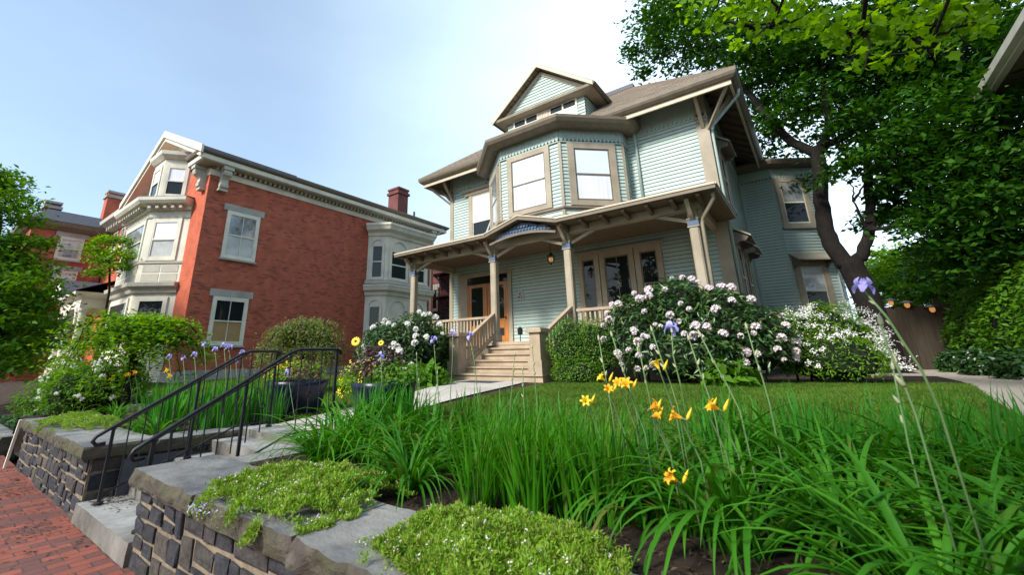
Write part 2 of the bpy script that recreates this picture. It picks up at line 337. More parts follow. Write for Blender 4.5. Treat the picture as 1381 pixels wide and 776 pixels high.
M['fence']=mat('weathered_fence',(.065,.05,.034),(.04,.032,.023),scale=3,rough=.9,bump=.3,stretch=(8,8,.6))
# ================================================================ GROUND
def smooth(a,b,x):
    t=np.clip((x-a)/(b-a),0,1); return t*t*(3-2*t)
def gz(x,y):
    x=np.asarray(x,float); y=np.asarray(y,float)
    z=-.36+.24*smooth(1.6,9,y)
    drive=smooth(-10.5,-10.2,x)*(1-smooth(-9.5,-9.25,x))
    z=z-drive*.52*(1-smooth(2.0,5.5,y))
    far=1-smooth(-10.9,-10.5,x)
    z=z-far*.34*(1-smooth(1.4,3.2,y))
    return z
def sheet(name,xs,ys,dz,m,mask=None):
    X,Y=np.meshgrid(xs,ys); Z=gz(X,Y)+dz; nx,ny=len(xs),len(ys); mb=MB(); mb.v=[tuple(p) for p in np.stack([X,Y,Z],-1).reshape(-1,3)]
    for j in range(ny-1):
        for i in range(nx-1):
            cx_,cy_=(xs[i]+xs[i+1])/2,(ys[j]+ys[j+1])/2
            if mask is None or mask(cx_,cy_): mb.f.append((j*nx+i,j*nx+i+1,(j+1)*nx+i+1,(j+1)*nx+i)); mb.m.append(0)
    return struct(mb.build(name,m,smooth=True))
SWZ=-.92
g=MB(); g.box(-300,300,-300,400,-1.6,-1.06); struct(g.build('ground',M['asphalt']))
g=MB(); g.box(-60,40,-3.2,1.28,-1.4,SWZ); struct(g.build('sidewalk',M['walkbrick']))
g=MB(); g.box(-60,40,-3.4,-3.202,-1.4,SWZ-.01); struct(g.build('kerb',M['step']))
ys=np.concatenate([np.arange(1.36,4,.22),np.arange(4,14,.7),np.arange(14,90,6)])
xs=np.concatenate([np.arange(-60,-12,4),np.arange(-12,-8.6,.12),np.arange(-8.6,8,.6),np.arange(8,60,5)])
def notstairs(x,y): return not(-5.7<x<-4.0 and y<2.9)
xs2=np.sort(np.concatenate([xs,[-5.62,-4.05]])); ys2=np.sort(np.concatenate([ys,[2.78]]))
sheet('planting_bed',xs2,ys2,0,M['soil'],lambda x,y: not(-5.62<x<-4.05 and y<2.78))
# lawn, walk and gravel path lie on it as sheets
def walkx(y): # centre line of the concrete walk
    t=np.clip((y-2.78)/(8.9-2.78),0,1); return -4.85+(-6.35+4.85)*t
def patch(name,poly,dz,m,n=1):
    "polygon strip given as left/right rails"
    mb=MB(); L_,R__=poly; rows=[]
    for (a,b) in zip(L_,R__):
        for k in range(n+1):
            x=a[0]+(b[0]-a[0])*k/n; y=a[1]+(b[1]-a[1])*k/n; mb.v.append((x,y,float(gz(x,y))+dz))
    for i in range(len(L_)-1):
        for k in range(n):
            q=i*(n+1)+k; mb.f.append((q,q+1,q+n+2,q+n+1)); mb.m.append(0)
    return struct(mb.build(name,m,smooth=True))
yy=np.linspace(2.8,8.74,24)
patch('concrete_path',([(walkx(y)-.62-.25*smooth(5,8,y),y) for y in yy],[(walkx(y)+.62+.3*smooth(5,8,y),y) for y in yy]),.024,M['concrete'],3)
def gpl(y): return 1.38+.55*smooth(6,12.5,y)-.1*smooth(13,19,y)
yy=np.linspace(1.4,40,60)
patch('gravel_path',([(gpl(y),y) for y in yy],[(gpl(y)+1.15,y) for y in yy]),.012,M['gravel'],3)
patch('gravel_spur',([(x,14.0) for x in np.linspace(.2,1.9,6)],[(x,15.6) for x in np.linspace(.2,1.9,6)]),.016,M['gravel'],3)
yy=np.linspace(3.3,10.6,20)
def lawnback(x): return 8.6 if x<-4.9 else 8.45+ (x+4.9)*.35
lx=np.linspace(-3.9,1.36,22); 
patch('lawn',([(x,3.3) for x in np.linspace(-4.0,1.36,22)],[(min(x,1.36+.3),8.5+max(0,(x+4))*.52) for x in np.linspace(-4.9,1.85,22)]),.008,M['lawng'],10)
patch('left_lawn',([(x,3.4) for x in np.linspace(-16,-5.6,14)],[(x-1.5*(i/13),8.6) for i,x in enumerate(np.linspace(-16,-5.8,14))]),.008,M['lawng'],6)
mb=MB(); mb.box(-6.9,-5.9,8.0,8.6,-.125,-.098); tag(mb.build('doormat',M['dark']),'dark grey rubber mat lying at the foot of the wooden porch steps','mat')

# ================================================================ RETAINING WALL
def stones(mb,o,t,n,L,H,rs=1):
    r=random.Random(rs); rects=[]
    def split(u0,u1,z0,z1):
        w,h=u1-u0,z1-z0
        if (w<.36 and h<.17) or (w<.13) or (h<.10 and w<.5) or (w*h<.036 and r.random()<.6): rects.append((u0,u1,z0,z1)); return
        if w>h*r.uniform(1.0,2.3) and w>.2: c=u0+w*r.uniform(.33,.67); split(u0,c,z0,z1); split(c,u1,z0,z1)
        elif h>.16: c=z0+h*r.uniform(.33,.67); split(u0,u1,z0,c); split(u0,u1,c,z1)
        else: rects.append((u0,u1,z0,z1))
    split(0,L,0,H); g=.014
    for a,b,c,d in rects:
        j=lambda: r.uniform(-.011,.011); p=r.uniform(.004,.020); q=r.uniform(.006,.016)
        P=lambda u,dd,z:o+t*u+n*dd+UPZ*z
        outer=[(a+g+j(),c+g+j()),(b-g+j(),c+g+j()),(b-g+j(),d-g+j()),(a+g+j(),d-g+j())]
        inner=[(a+g+q,c+g+q),(b-g-q,c+g+q),(b-g-q,d-g-q),(a+g+q,d-g-q)]
        cc=((a+b)/2+j()*3,(c+d)/2+j()*3)
        vs=[P(u,.0,z) for u,z in outer]+[P(u,p*.7,z) for u,z in outer]+[P(u,p+j()*.8,z) for u,z in inner]+[P(cc[0],p+r.uniform(0,.008),cc[1])]
        fs=[]
        for i in range(4):
            k=(i+1)%4; fs+= [(i,k,4+k,4+i),(4+i,4+k,8+k,8+i),(8+i,8+k,12)]
        mb.add(vs,fs)
def capslab(mb,x0,x1,y0,y1,z0,z1,rough=1.0,seed=0,m0=0,m1=1):
    "a rock-faced cap stone: sawn top, broken edges"
    nx=max(3,int((x1-x0)/.05)); ny=max(3,int((y1-y0)/.07)); nz=4
    def dsp(p,a): return rough*( mnoise.noise(Vector((p[0]*7+seed,p[1]*7,p[2]*9)))*a+mnoise.noise(Vector((p[0]*22+seed,p[1]*22,p[2]*22)))*a*.5)
    X=np.linspace(x0,x1,nx+1); Y_=np.linspace(y0,y1,ny+1); Z_=np.linspace(z0,z1,nz+1)
    grid={}
    def vid(x,y,z):
        k=(round(x,4),round(y,4),round(z,4))
        if k not in grid:
            p=[x,y,z]; e=1e-4
            bul=1-abs((z-(z0+z1)/2)/((z1-z0)/2))**3
            if y<y0+e: p[1]+=-.012*bul*rough+dsp(k,.03)
            if y>y1-e: p[1]+=dsp(k,.012)
            if x<x0+e: p[0]+=-.010*bul*rough+dsp(k,.02)
            if x>x1-e: p[0]+=.010*bul*rough+dsp(k,.02)
            if z>z1-e: p[2]+=dsp(k,.006)
            grid[k]=len(mb.v); mb.v.append(tuple(p))
        return grid[k]
    def q(a,b,c,d,m): mb.f.append((a,b,c,d)); mb.m.append(m)
    for i in range(nx):
        for j in range(ny): q(vid(X[i],Y_[j],z1),vid(X[i+1],Y_[j],z1),vid(X[i+1],Y_[j+1],z1),vid(X[i],Y_[j+1],z1),m0)
        for j in range(ny): q(vid(X[i],Y_[j],z0),vid(X[i],Y_[j+1],z0),vid(X[i+1],Y_[j+1],z0),vid(X[i+1],Y_[j],z0),m1)
        for k in range(nz):
            q(vid(X[i],y0,Z_[k]),vid(X[i+1],y0,Z_[k]),vid(X[i+1],y0,Z_[k+1]),vid(X[i],y0,Z_[k+1]),m1)
            q(vid(X[i],y1,Z_[k]),vid(X[i],y1,Z_[k+1]),vid(X[i+1],y1,Z_[k+1]),vid(X[i+1],y1,Z_[k]),m1)
    for j in range(ny):
        for k in range(nz):
            q(vid(x0,Y_[j],Z_[k]),vid(x0,Y_[j],Z_[k+1]),vid(x0,Y_[j+1],Z_[k+1]),vid(x0,Y_[j+1],Z_[k]),m1)
            q(vid(x1,Y_[j],Z_[k]),vid(x1,Y_[j+1],Z_[k]),vid(x1,Y_[j+1],Z_[k+1]),vid(x1,Y_[j],Z_[k+1]),m1)
CZ=-.30; CB=-.41; FY=1.27
tX=V(1,0,0); nF=V(0,-1,0)
def retwall(label,x0,x1,side,seed):
    r=root('stone_wall',label,'wall',(x0,FY,SWZ-.05))
    core=MB(); core.box(x0+.004,x1-.004,FY+.004,FY+.42,SWZ-.2,CB)
    if side=='r': core.box(x1-.30,x1-.004,FY+.421,2.75,SWZ-.2,CB)
    if side=='l': core.box(x0+.004,x0+.30,FY+.421,2.75,SWZ-.2,CB-.02)
    core.build('mortar_bed',M['mortar'],r)
    st=MB(); stones(st,V(x0,FY,SWZ-.06),tX,nF,x1-x0,CB-SWZ+.055,seed)
    if side=='r': stones(st,V(x1,FY,SWZ-.06),V(0,1,0),V(1,0,0),1.45,CB-SWZ+.055,seed+5)
    if side=='l': stones(st,V(x0,FY+1.45,SWZ-.06),V(0,-1,0),V(-1,0,0),1.45,CB-SWZ+.03,seed+5)
    st.build('stonework',M['stone'],r)
    return r
wl=retwall('rough stone retaining wall left of the street steps, capped with bluestone',-9.05,-5.60,'r',11)
wr=retwall('rough stone retaining wall in the near foreground right of the street steps',-4.10,5.5,'l',29)
def caps(par,xsplit,y0,y1,seed):
    for i in range(len(xsplit)-1):
        mb=MB(); capslab(mb,xsplit[i]+.006,xsplit[i+1]-.006,y0,y1,CB,CZ,rough=.75,seed=seed+i*3.7); mb.build('cap_stone',[M['cap'],M['caprough']],par,smooth=False)
caps(wl,[-9.10,-7.7,-6.55,-5.53],1.205,1.76,3)
caps(wr,[-4.16,-3.05,-2.0,-1.05,.2,1.6,3.2,5.5],1.205,1.76,40)
mb=MB(); capslab(mb,-5.96,-5.53,1.768,2.8,CB-.02,CZ-.02,seed=91); mb.build('cap_stone',[M['cap'],M['caprough']],wl)
mb=MB(); capslab(mb,-4.16,-3.84,1.768,2.8,CB-.03,CZ-.045,seed=77); mb.build('cap_stone',[M['cap'],M['caprough']],wr)
# street steps
r=root('street_steps','pale granite steps rising from the brick sidewalk between the two stone walls','steps',(-4.85,1.3,SWZ))
SY=[1.24,1.60,1.94,2.28,2.60]; SZ=[-.77,-.64,-.51,-.39,-.31]
for i,(y,z) in enumerate(zip(SY,SZ)):
    mb=MB(); capslab(mb,-5.60,-4.10,y,(SY[i+1]+.03 if i<4 else 2.95),(SWZ-.15 if i==0 else SZ[i-1]-.02),z,rough=.3,seed=200+i*9); mb.build('step',[M['step'],M['riser']],r)
# iron panel + hand rails
def handrail(label,x,seed,tail):
    r=root('handrail',label,'railing',(x,1.3,-.8))
    P=[V(x,1.22,-.215),V(x,1.34,-.135),V(x,2.44,.535),V(x,tail,.55)]
    mb=MB(); mb.tube([V(x,1.30,-.262),V(x,1.235,-.268),V(x,1.205,-.235),V(x,1.225,-.195),V(x,1.34,-.125),V(x,1.9,.215),V(x,2.40,.52),V(x,2.50,.552),V(x,tail-.04,.555),V(x,tail,.54),V(x,tail+.01,.50)],.017,8)
    mb.bar(V(x,1.34,-.145),V(x,2.46,.515),.026,.012); mb.build('top_rail',M['iron'],r,smooth=True)
    def topz(y): return -.135+(y-1.34)*.605 if y<2.45 else .54
    def stepz(y): 
        z=-.78
        for a,b in zip(SY,SZ):
            if y>=a: z=b
        return z
    for y in (1.34,2.0,tail-.04):
        mb=MB(); mb.box(x-.012,x+.012,y-.012,y+.012,stepz(y)-.02,topz(y)); mb.lathe([(.035,0),(.035,.02),(.018,.03)],(x,y,stepz(y)),10); mb.build('post',M['iron'],r)
    lo=lambda y: max(topz(y)-.56,stepz(y)+.05) if y<2.45 else stepz(2.7)+.08
    mb=MB(); mb.bar(V(x,1.36,lo(1.36)),V(x,2.46,lo(2.46)-.02),.022,.012); mb.bar(V(x,2.46,lo(2.46)-.02),V(x,tail-.04,lo(2.46)-.02),.022,.012); mb.build('bottom_rail',M['iron'],r)
    y=1.46; k=0
    while y<tail-.1:
        if abs(y-2.0)>.04:
            mb=MB(); za,zb=lo(y)+.0,topz(y)-.01
            mb.tube([V(x,y,za),V(x,y,zb)],.0062,6)
            if k%4==2:
                zc=(za+zb)*.5-.08
                for sgn in (-1,1): mb.tube([V(x,y+sgn*.026*math.sin(a),zc+.07*a/math.pi) for a in np.linspace(0,math.pi,7)],.005,5)
            mb.build('baluster',M['iron'],r)
        y+=.118; k+=1
    return r
handrail('black iron handrail on the left of the street steps, beside the left stone wall',-5.36,1,2.86)
handrail('black iron handrail on the right of the street steps, nearest the camera',-4.28,2,2.98)
mb=MB(); mb.box(-5.545,-5.53,1.5,2.1,-.86,-.45); tag(mb.build('slate_slab',M['slate']),'dark blue-grey slate slab set upright against the side of the left stone wall','slab')
mb=MB(); mb.bar(V(-9.17,1.17,-.93),V(-9.13,1.20,-.31),.05,.03,up=V(0,1,0)); tag(mb.build('white_stake',M['cream']),'white plastic stake leaning on the far end of the left stone wall','stake')
mb=MB(); capslab(mb,-13.5,-10.45,1.20,1.42,SWZ-.1,-.66,seed=55); tag(mb.build('low_kerb_stone',[M['cap'],M['caprough']]),'low grey kerb stone edging the ivy bed beyond the left stone wall','kerb stone')
mb=MB(); capslab(mb,-8.9,-8.2,2.35,2.55,-.4,-.20,seed=58); tag(mb.build('garden_stone',[M['cap'],M['caprough']]),'grey stone block lying in the bed behind the left stone wall','stone')

# ================================================================ HOUSE PIECES
def nright(p0,p1):
    d=nrm(np.array(p1,float)-np.array(p0,float)); return V(d[0],d[1],0),V(d[1],-d[0],0)
def clap(mb,p0,p1,z0,z1,e=.115,trim=None,m=0):
    "lap siding between two plan points; trim(z)->(u0,u1) clips a row"
    t,n=nright(p0,p1); L=math.dist(p0,p1); o=V(p0[0],p0[1],0); z=z0
    while z<z1-.005:
        zb=min(z+e,z1); a0,b0=(0,L) if trim is None else trim(z); a1,b1=(0,L) if trim is None else trim(zb)
        if b0-a0>.02:
            if b1<a1: a1=b1=(a1+b1)/2
            P=lambda u,d,z_:o+t*u+n*d+UPZ*z_
            mb.face([P(a0,.026,z),P(b0,.026,z),P(b1,.006,zb-.013),P(a1,.006,zb-.013)],m); mb.face([P(a0,.003,z),P(b0,.003,z),P(b0,.026,z),P(a0,.026,z)],m)  # slot above each board bares the dark core, drawing the lap's shadow line
        z+=e
def scallops(mb,p0,p1,z,w=.125,h=.10,d=.045):
    t,n=nright(p0,p1); L=math.dist(p0,p1); o=V(p0[0],p0[1],0); k=max(1,int(round(L/w))); w=L/k
    for i in range(k):
        c=(i+.5)*w; pts=[(c-w/2,0)]+[(c-w*.46*math.cos(a),-h*math.sin(a)) for a in np.linspace(.15,math.pi-.15,7)]+[(c+w/2,0)]
        mb.prism([o+t*u+n*.004+UPZ*(z+dz) for u,dz in pts],n*(d-.004))
def frieze(p0,p1,z0,z1,par,m=None,battens=True):
    mb=MB(); t,n=nright(p0,p1); L=math.dist(p0,p1); o=V(p0[0],p0[1],0)
    mb.obox(o,t,n,0,L,z0,z1,.0,.030)
    if battens:
        u=.06
        while u<L-.03: mb.obox(o,t,n,u,u+.03,z0+.012,z1-.005,.0301,.042); u+=.13
    scallops(mb,p0,p1,z0); mb.obox(o,t,n,0,L,z0-.148,z0-.112,.0,.05)
    return mb.build('frieze',m or M['tealtrim'],par)
def win(par,o,t,n,u0,u1,z0,z1,cas=.13,d0=.024,proud=.07,trim='tan',up='gdark',lo='gdark',rail=True,mull=0,hood=None,sill=True,sash='cream',lintel=None,rails=0):
    mb=MB(); a,b,c,d=u0+cas,u1-cas,z0+cas*.8,z1-cas
    mb.obox(o,t,n,u0,a,z0,z1,0,proud); mb.obox(o,t,n,b,u1,z0,z1,0,proud); mb.obox(o,t,n,a,b,d,z1,0,proud-.003); mb.obox(o,t,n,a,b,z0,c,0,proud-.003)
    w=mb.build('window',M[trim],par); s=.04; zm=(c+d)/2
    sb=MB()
    for (q0,q1,dd) in ((zm,d,.046),(c,zm,.040)):
        sb.obox(o,t,n,a,a+s,q0,q1,d0,dd); sb.obox(o,t,n,b-s,b,q0,q1,d0,dd)
    sb.obox(o,t,n,a+s,b-s,d-s,d,d0,.0455); sb.obox(o,t,n,a+s,b-s,c,c+s*1.5,d0,.0395)
    if rail: sb.obox(o,t,n,a+s,b-s,zm-.022,zm+.026,d0,.05)
    for k in range(mull): 
        uu=a+(b-a)*(k+1)/(mull+1); sb.obox(o,t,n,uu-.011,uu+.011,c+s*1.5,d-s,d0,.0385)
    for k in range(rails):
        zz=c+(d-c)*(k+1)/(rails+1); sb.obox(o,t,n,a+s,b-s,zz-.012,zz+.012,d0,.037)
    sb.build('sash',M[sash],w)
    g=MB(); P=lambda u,dd,z:o+t*u+n*dd+UPZ*z
    g.face([P(a+s,d0+.012,zm),P(b-s,d0+.012,zm),P(b-s,d0+.012,d-s),P(a+s,d0+.012,d-s)]); g.build('pane',M[up],w)
    g=MB(); g.face([P(a+s,d0+.006,c+s),P(b-s,d0+.006,c+s),P(b-s,d0+.006,zm),P(a+s,d0+.006,zm)]); g.build('pane',M[lo],w)
    if sill:
        q=MB(); q.obox(o,t,n,u0-.05,u1+.05,z0-.07,z0-.001,0,proud+.06); q.build('sill',M[trim if lintel is None else lintel],w)
    if lintel:
        q=MB(); q.obox(o,t,n,u0-.14,u1+.14,z1+.001,z1+.26,0,.05); q.build('lintel',M[lintel],w)
    if hood:
        q=MB(); hp=hood; 
        q.prism([P(u0-.08,0,z1+.34),P(u0-.08,hp,z1+.02),P(u0-.08,hp,z1-.03),P(u0-.08,0,z1+.27)],t*(u1-u0+.16)); q.build('hood',M['tan'],w)
        for uu in (u0-.02,u1-.06):
            k=MB(); k.prism([P(uu,.0,z1+.22),P(uu,hp*.85,z1-.03),P(uu,hp*.7,z1-.12),P(uu,hp*.3,z1-.14),P(uu,.02,z1-.34),P(uu,0,z1-.34)],t*.08); k.build('bracket',M['tandark'],w)
    return w

# ================================================================ TEAL HOUSE
WY=12.7; XL,XR=-11.2,-1.43; ZF=7.17; ZS=8.08
H=root('clapboard_house','pale teal clapboard house with tan trim, bay window, gabled dormer and open front porch','house',(-6.3,WY,-.2))
OM=V(0,WY,0)
mb=MB(); clap(mb,(XL,WY),(XR,WY),-.1,ZF); mb.build('front_siding',M['teal'],H)
mb=MB(); clap(mb,(XR,WY),(XR,22.5),-.1,ZF); clap(mb,(XL,22.5),(XL,WY),-.1,ZF); clap(mb,(XR,22.5),(XL,22.5),-.1,ZF); mb.build('side_siding',M['teal'],H)
mb=MB(); mb.box(XL+.05,XR-.05,WY+.04,22.4,-.6,ZS); mb.build('house_core',M['dark'],H)  # dark box whose tone in the siding slots stands in for lap shadow
frieze((XL,WY),(XR,WY),ZF,ZS,H); frieze((XR,WY),(XR,22.5),ZF,ZS,H); frieze((XL,22.5),(XL,WY),ZF,ZS,H)
for x0,x1,y0,y1 in ((XR-.27,XR+.045,WY-.045,WY+.001),(XR+.001,XR+.046,WY+.002,WY+.2),(XL-.045,XL+.13,WY-.045,WY+.001),(XL-.046,XL-.001,WY+.002,WY+.2)):
    mb=MB(); mb.box(x0,x1,y0,y1,-.1,ZS-.002)
    if y1<WY+.1: mb.box(x0-.02,x1+.02,y0-.03,y0-.001,ZF-.16,ZF-.10); mb.box(x0+.04,x1-.04,y0-.025,y0-.001,ZF-.28,ZF-.18)
    mb.build('corner_board',M['tan'],H)
# eaves
fp=[(XL,22.5),(XL,WY),(XR,WY),(XR,22.5)]
ring=[(XL,22.5),(XL,WY),(XR,WY),(XR,22.5)]
rf=None
EO=1.0; EZ=7.72
x0,x1,y0,y1=XL-EO,XR+EO,WY-EO,22.5+EO; ins=3.6; RZ=10.62
mb=MB(); A=[(x0,y0,EZ),(x1,y0,EZ),(x1,y1,EZ),(x0,y1,EZ)]; B_=[(x0+ins,y0+ins,RZ),(x1-ins,y0+ins,RZ),(x1-ins,y1-ins,RZ),(x0+ins,y1-ins,RZ)]
for i in range(4): mb.face([A[i],A[(i+1)%4],B_[(i+1)%4],B_[i]])
rf=mb.build('roof',M['shingle'],H)
mb=MB(); mb.box(x0+ins-.06,x1-ins+.06,y0+ins-.06,y1-ins+.06,RZ-.03,RZ+.14); mb.build('roof_deck',M['dark'],rf)
mb=MB(); mb.sweep(ring,[(.84,7.47),(.90,7.48),(.97,7.55),(1.0,7.62),(1.01,7.725),(.95,7.735),(.84,7.70)],closed=True); mb.build('gutter',M['tandark'],rf)
mb=MB(); mb.sweep(ring,[(.78,7.33),(.835,7.33),(.835,7.465),(.78,7.465)],closed=True); mb.build('fascia',M['ltan'],rf)
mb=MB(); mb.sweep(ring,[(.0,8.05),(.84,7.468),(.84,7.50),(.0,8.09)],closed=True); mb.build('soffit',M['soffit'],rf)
mb=MB()
for y in np.arange(WY+.5,22.3,.62): mb.bar(V(XR+.06,y,7.95),V(XR+.77,y,7.46),.08,.10)
for x in np.arange(XL+.5,XR-.2,.62):
    mb.bar(V(x,WY-.06,7.95),V(x,WY-.77,7.46),.08,.10)
mb.split('rafter_tail',M['soffit'],rf)
def strut(par,p,q,w=.09,name='bracket',m='tan'):
    mb=MB(); mb.bar(p,q,w,w); mb.build(name,M[m],par)
for xx,sx in ((XR,1),(XL,-1)):
    strut(H,V(xx+sx*-.1,WY-.03,6.72),V(xx+sx*-.1,WY-.70,7.50)); strut(H,V(xx+sx*.03,WY+.1,6.72),V(xx+sx*.70,WY+.1,7.50))
    strut(H,V(xx+sx*.02,WY-.02,6.62),V(xx+sx*.72,WY-.72,7.40),.07)
# second-floor bay
BP=[(-8.85,12.7),(-8.85,12.25),(-7.4,10.85),(-5.2,10.85),(-3.76,12.25),(-3.76,12.7)]
mb=MB()
for a,b in zip(BP[:-1],BP[1:]): clap(mb,a,b,3.95,6.74)
bay=mb.build('bay_siding',M['teal'],H)
mb=MB(); mb.prism([(x*1.0,y+.06,3.98) for x,y in [(-8.8,12.7),(-8.8,12.28),(-7.38,10.9),(-5.22,10.9),(-3.81,12.28),(-3.81,12.7)]],(0,0,3.3)); mb.build('bay_core',M['dark'],bay)
for a,b in zip(BP[:-1],BP[1:]): frieze(a,b,6.88,7.17,bay)
for (x,y),(dx,dy) in zip(BP[1:5],((-.6,-.6),(-.3,-1),(.3,-1),(.6,-.6))):
    mb=MB(); d=nrm(V(dx,dy,0)); mb.bar(V(x,y,3.98)-d*.01,V(x,y,6.72)-d*.01,.085,.085,up=d); mb.build('corner_bead',M['tan'],bay)
mb=MB(); mb.sweep(BP,[(.0,4.56),(.05,4.56),(.075,4.60),(.05,4.66),(.0,4.66)]); mb.build('water_table',M['tandark'],bay)
EP=[(-8.85,12.9),(-8.85,12.25),(-7.4,10.85),(-5.2,10.85),(-3.76,12.25),(-3.76,12.9)]
mb=MB(); mb.sweep(EP,[(.0,7.165),(.30,7.12),(.36,7.14),(.46,7.22),(.52,7.32),(.53,7.41),(.48,7.42),(.0,7.45)]); mb.build('bay_cornice',M['tandark'],bay)
mb=MB(); mb.prism([(-9.25,12.9,7.41),(-9.25,12.1,7.41),(-7.6,10.42,7.41),(-5.0,10.42,7.41),(-3.36,12.1,7.41),(-3.36,12.9,7.41)],(0,0,.04)); mb.build('bay_roof',M['shingle'],bay)
t,n=nright(BP[2],BP[3]); win(bay,V(-7.4,10.85,0),t,n,.30,1.86,4.68,6.73,cas=.17,up='blindtop',lo='blind',sash='tandark',sill=False)  # dark sash paint here and below stands in for shadowed pane edges
t,n=nright(BP[3],BP[4]); win(bay,V(-5.2,10.85,0),t,n,.22,1.74,4.68,6.73,cas=.2,up='blindtop',lo='blind',sash='tandark',sill=False)
t,n=nright(BP[1],BP[2]); win(bay,V(-8.85,12.25,0),t,n,.22,1.80,4.68,6.73,cas=.2,up='gcurtrefl',lo='gcurtrefl',sash='creamd',sill=False)
# upper left window with hood board
w=win(H,OM,tX,nF,-10.22,-8.87,4.3,6.86,cas=.17,up='blind',lo='gdark',sill=False)
mb=MB(); mb.box(-10.52,-8.86,WY-.17,WY-.02,6.88,6.97); mb.box(-10.42,-8.86,WY-.10,WY-.02,6.74,6.879); mb.build('hood',M['tan'],w)
# dormer
DX=-6.32; DY=12.15; mb=MB()
clap(mb,(DX-1.55,DY),(DX+1.55,DY),7.7,8.9); clap(mb,(DX+1.55,DY),(DX+1.55,15.6),7.7,9.05); clap(mb,(DX-1.55,15.6),(DX-1.55,DY),7.7,9.05)
clap(mb,(DX-1.75,DY-.06),(DX+1.75,DY-.06),9.06,10.45,trim=lambda z:(max(0,(z-9.06)/1.40*1.75),3.5-max(0,(z-9.06)/1.40*1.75)))
dm=mb.build('dormer',M['teal'],H)
mb=MB(); mb.box(DX-1.5,DX+1.5,DY+.03,15.4,7.7,9.0); mb.prism([(DX-1.72,DY-.03,9.06),(DX+1.72,DY-.03,9.06),(DX,DY-.03,10.44)],(0,3.2,0)); mb.build('dormer_core',M['dark'],dm)
mb=MB()
for s in (-1,1):
    a=V(DX+s*2.02,DY-.36,8.93); b=V(DX,DY-.36,10.56); dv=nrm(b-a); up=V(-dv[2]*1 if s<0 else dv[2],0,abs(dv[0])); 
    if up[2]<0: up=-up
    mb.prism([a,b,b+up*.12,a+up*.12],(0,4.2,0))
mb.build('dormer_roof',M['shingle'],dm)
mb=MB()
for s in (-1,1):
    a=V(DX+s*2.02,DY-.395,8.90); b=V(DX,DY-.395,10.54); mb.prism([a,b,b+UPZ*.15,a+UPZ*.15],(0,.034,0))
    a=V(DX+s*1.86,DY-.11,9.03); b=V(DX,DY-.11,10.50); mb.prism([a,b,b-UPZ*.15,a+V(-s*.17,0,0)],(0,.05,0))
mb.split('rake_board',M['ltan'],dm)
mb=MB(); mb.sweep([(DX-1.62,15),(DX-1.62,DY),(DX+1.62,DY),(DX+1.62,15)],[(0,8.88),(.2,8.9),(.33,8.96),(.36,9.04),(.0,9.06)]); mb.build('dormer_cornice',M['tan'],dm)
oD=V(DX,DY,0)
for u0 in (-1.28,.22):
    mb=MB(); mb.obox(oD,tX,nF,u0,u0+1.06,8.0,8.88,0,.05); wd=mb.build('window',M['cream'],dm)
    for k in range(2):
        g=MB(); g.obox(oD,tX,nF,u0+.06+.5*k,u0+.50+.5*k,8.64,8.85,.05,.056); g.obox(oD,tX,nF,u0+.06+.5*k+.22,u0+.06+.5*k+.235,8.641,8.849,.0561,.062); g.build('pane',M['gdark'],wd)
        g=MB(); g.obox(oD,tX,nF,u0+.06+.5*k,u0+.50+.5*k,8.04,8.61,.05,.056); g.build('pane',M['blind'],wd)
mb=MB(); mb.obox(oD,tX,nF,-.21,.21,7.9,8.88,.0,.06); [mb.obox(oD,tX,nF,u,u+.025,7.9,8.87,.0601,.075) for u in (-.17,-.07,.04,.14)]; mb.build('pilaster',M['ltan'],dm)
# right-hand polygonal bay
OP=V(-.36,19.0,0); od=nrm(V(1.22,.87,0)); on=V(od[1],-od[0],0); oe=OP+od*1.62
RP=[(XR,19.0),(-.36,19.0),(oe[0],oe[1]),(oe[0]+.25,22.4)]
mb=MB()
for a,b in zip(RP[:-1],RP[1:]): clap(mb,a,b,-.1,6.93)
rb=mb.build('side_bay_siding',M['teal'],H)
mb=MB(); mb.prism([(x,y+.05,-.5) for x,y in [(XR,19.02),(-.38,19.02),(oe[0]-.05,oe[1]+.03),(oe[0]+.18,22.4),(XR,22.4)]],(0,0,7.5)); mb.build('bay_core',M['dark'],rb)
for a,b in zip(RP[:-1],RP[1:]): frieze(a,b,7.0,7.34,rb)
mb=MB(); mb.sweep([(XR-.0,19.0)]+RP[1:],[(0,7.33),(.30,7.31),(.40,7.38),(.46,7.50),(.46,7.56),(0,7.60)]); mb.build('bay_cornice',M['tandark'],rb)
mb=MB(); mb.prism([(XR,18.6,7.55),(-.25,18.6,7.55),(1.4,19.8,7.55),(1.6,22.6,7.55),(XR,22.6,7.55)],(0,0,.05)); mb.build('bay_roof',M['shingle'],rb)
for x,y in RP[1:3]:
    mb=MB(); mb.box(x-.03,x+.03,y-.04,y+.02,-.1,6.9); mb.build('corner_bead',M['tealtrim'],rb)
mb=MB(); mb.box(XR+.02,XR+.09,18.93,18.995,-.1,6.9); mb.build('corner_bead',M['tealtrim'],rb)
win(rb,OP,od,on,.08,1.27,4.93,6.92,cas=.18,up='gcurtrefl',lo='gdark')
win(rb,OP,od,on,.12,1.30,1.5,3.62,cas=.2,up='gpale',lo='gdark',hood=.48)
# right side windows seen edge-on
tY=V(0,1,0); nR=V(1,0,0); oR=V(XR,0,0)
win(H,oR,tY,nR,13.75,14.95,1.5,3.62,hood=.46); win(H,oR,tY,nR,15.6,16.8,1.5,3.62,hood=.46); win(H,oR,tY,nR,13.85,15.05,4.7,6.6,hood=.40)
mb=MB()
for y in (15.15,15.30,15.45): mb.box(XR+.03,XR+.07,y,y+.03,.0,3.1)
for z in np.arange(.3,3.1,.2): mb.box(XR+.071,XR+.085,15.12,15.5,z,z+.025)
mb.build('trellis',M['tandark'],H)
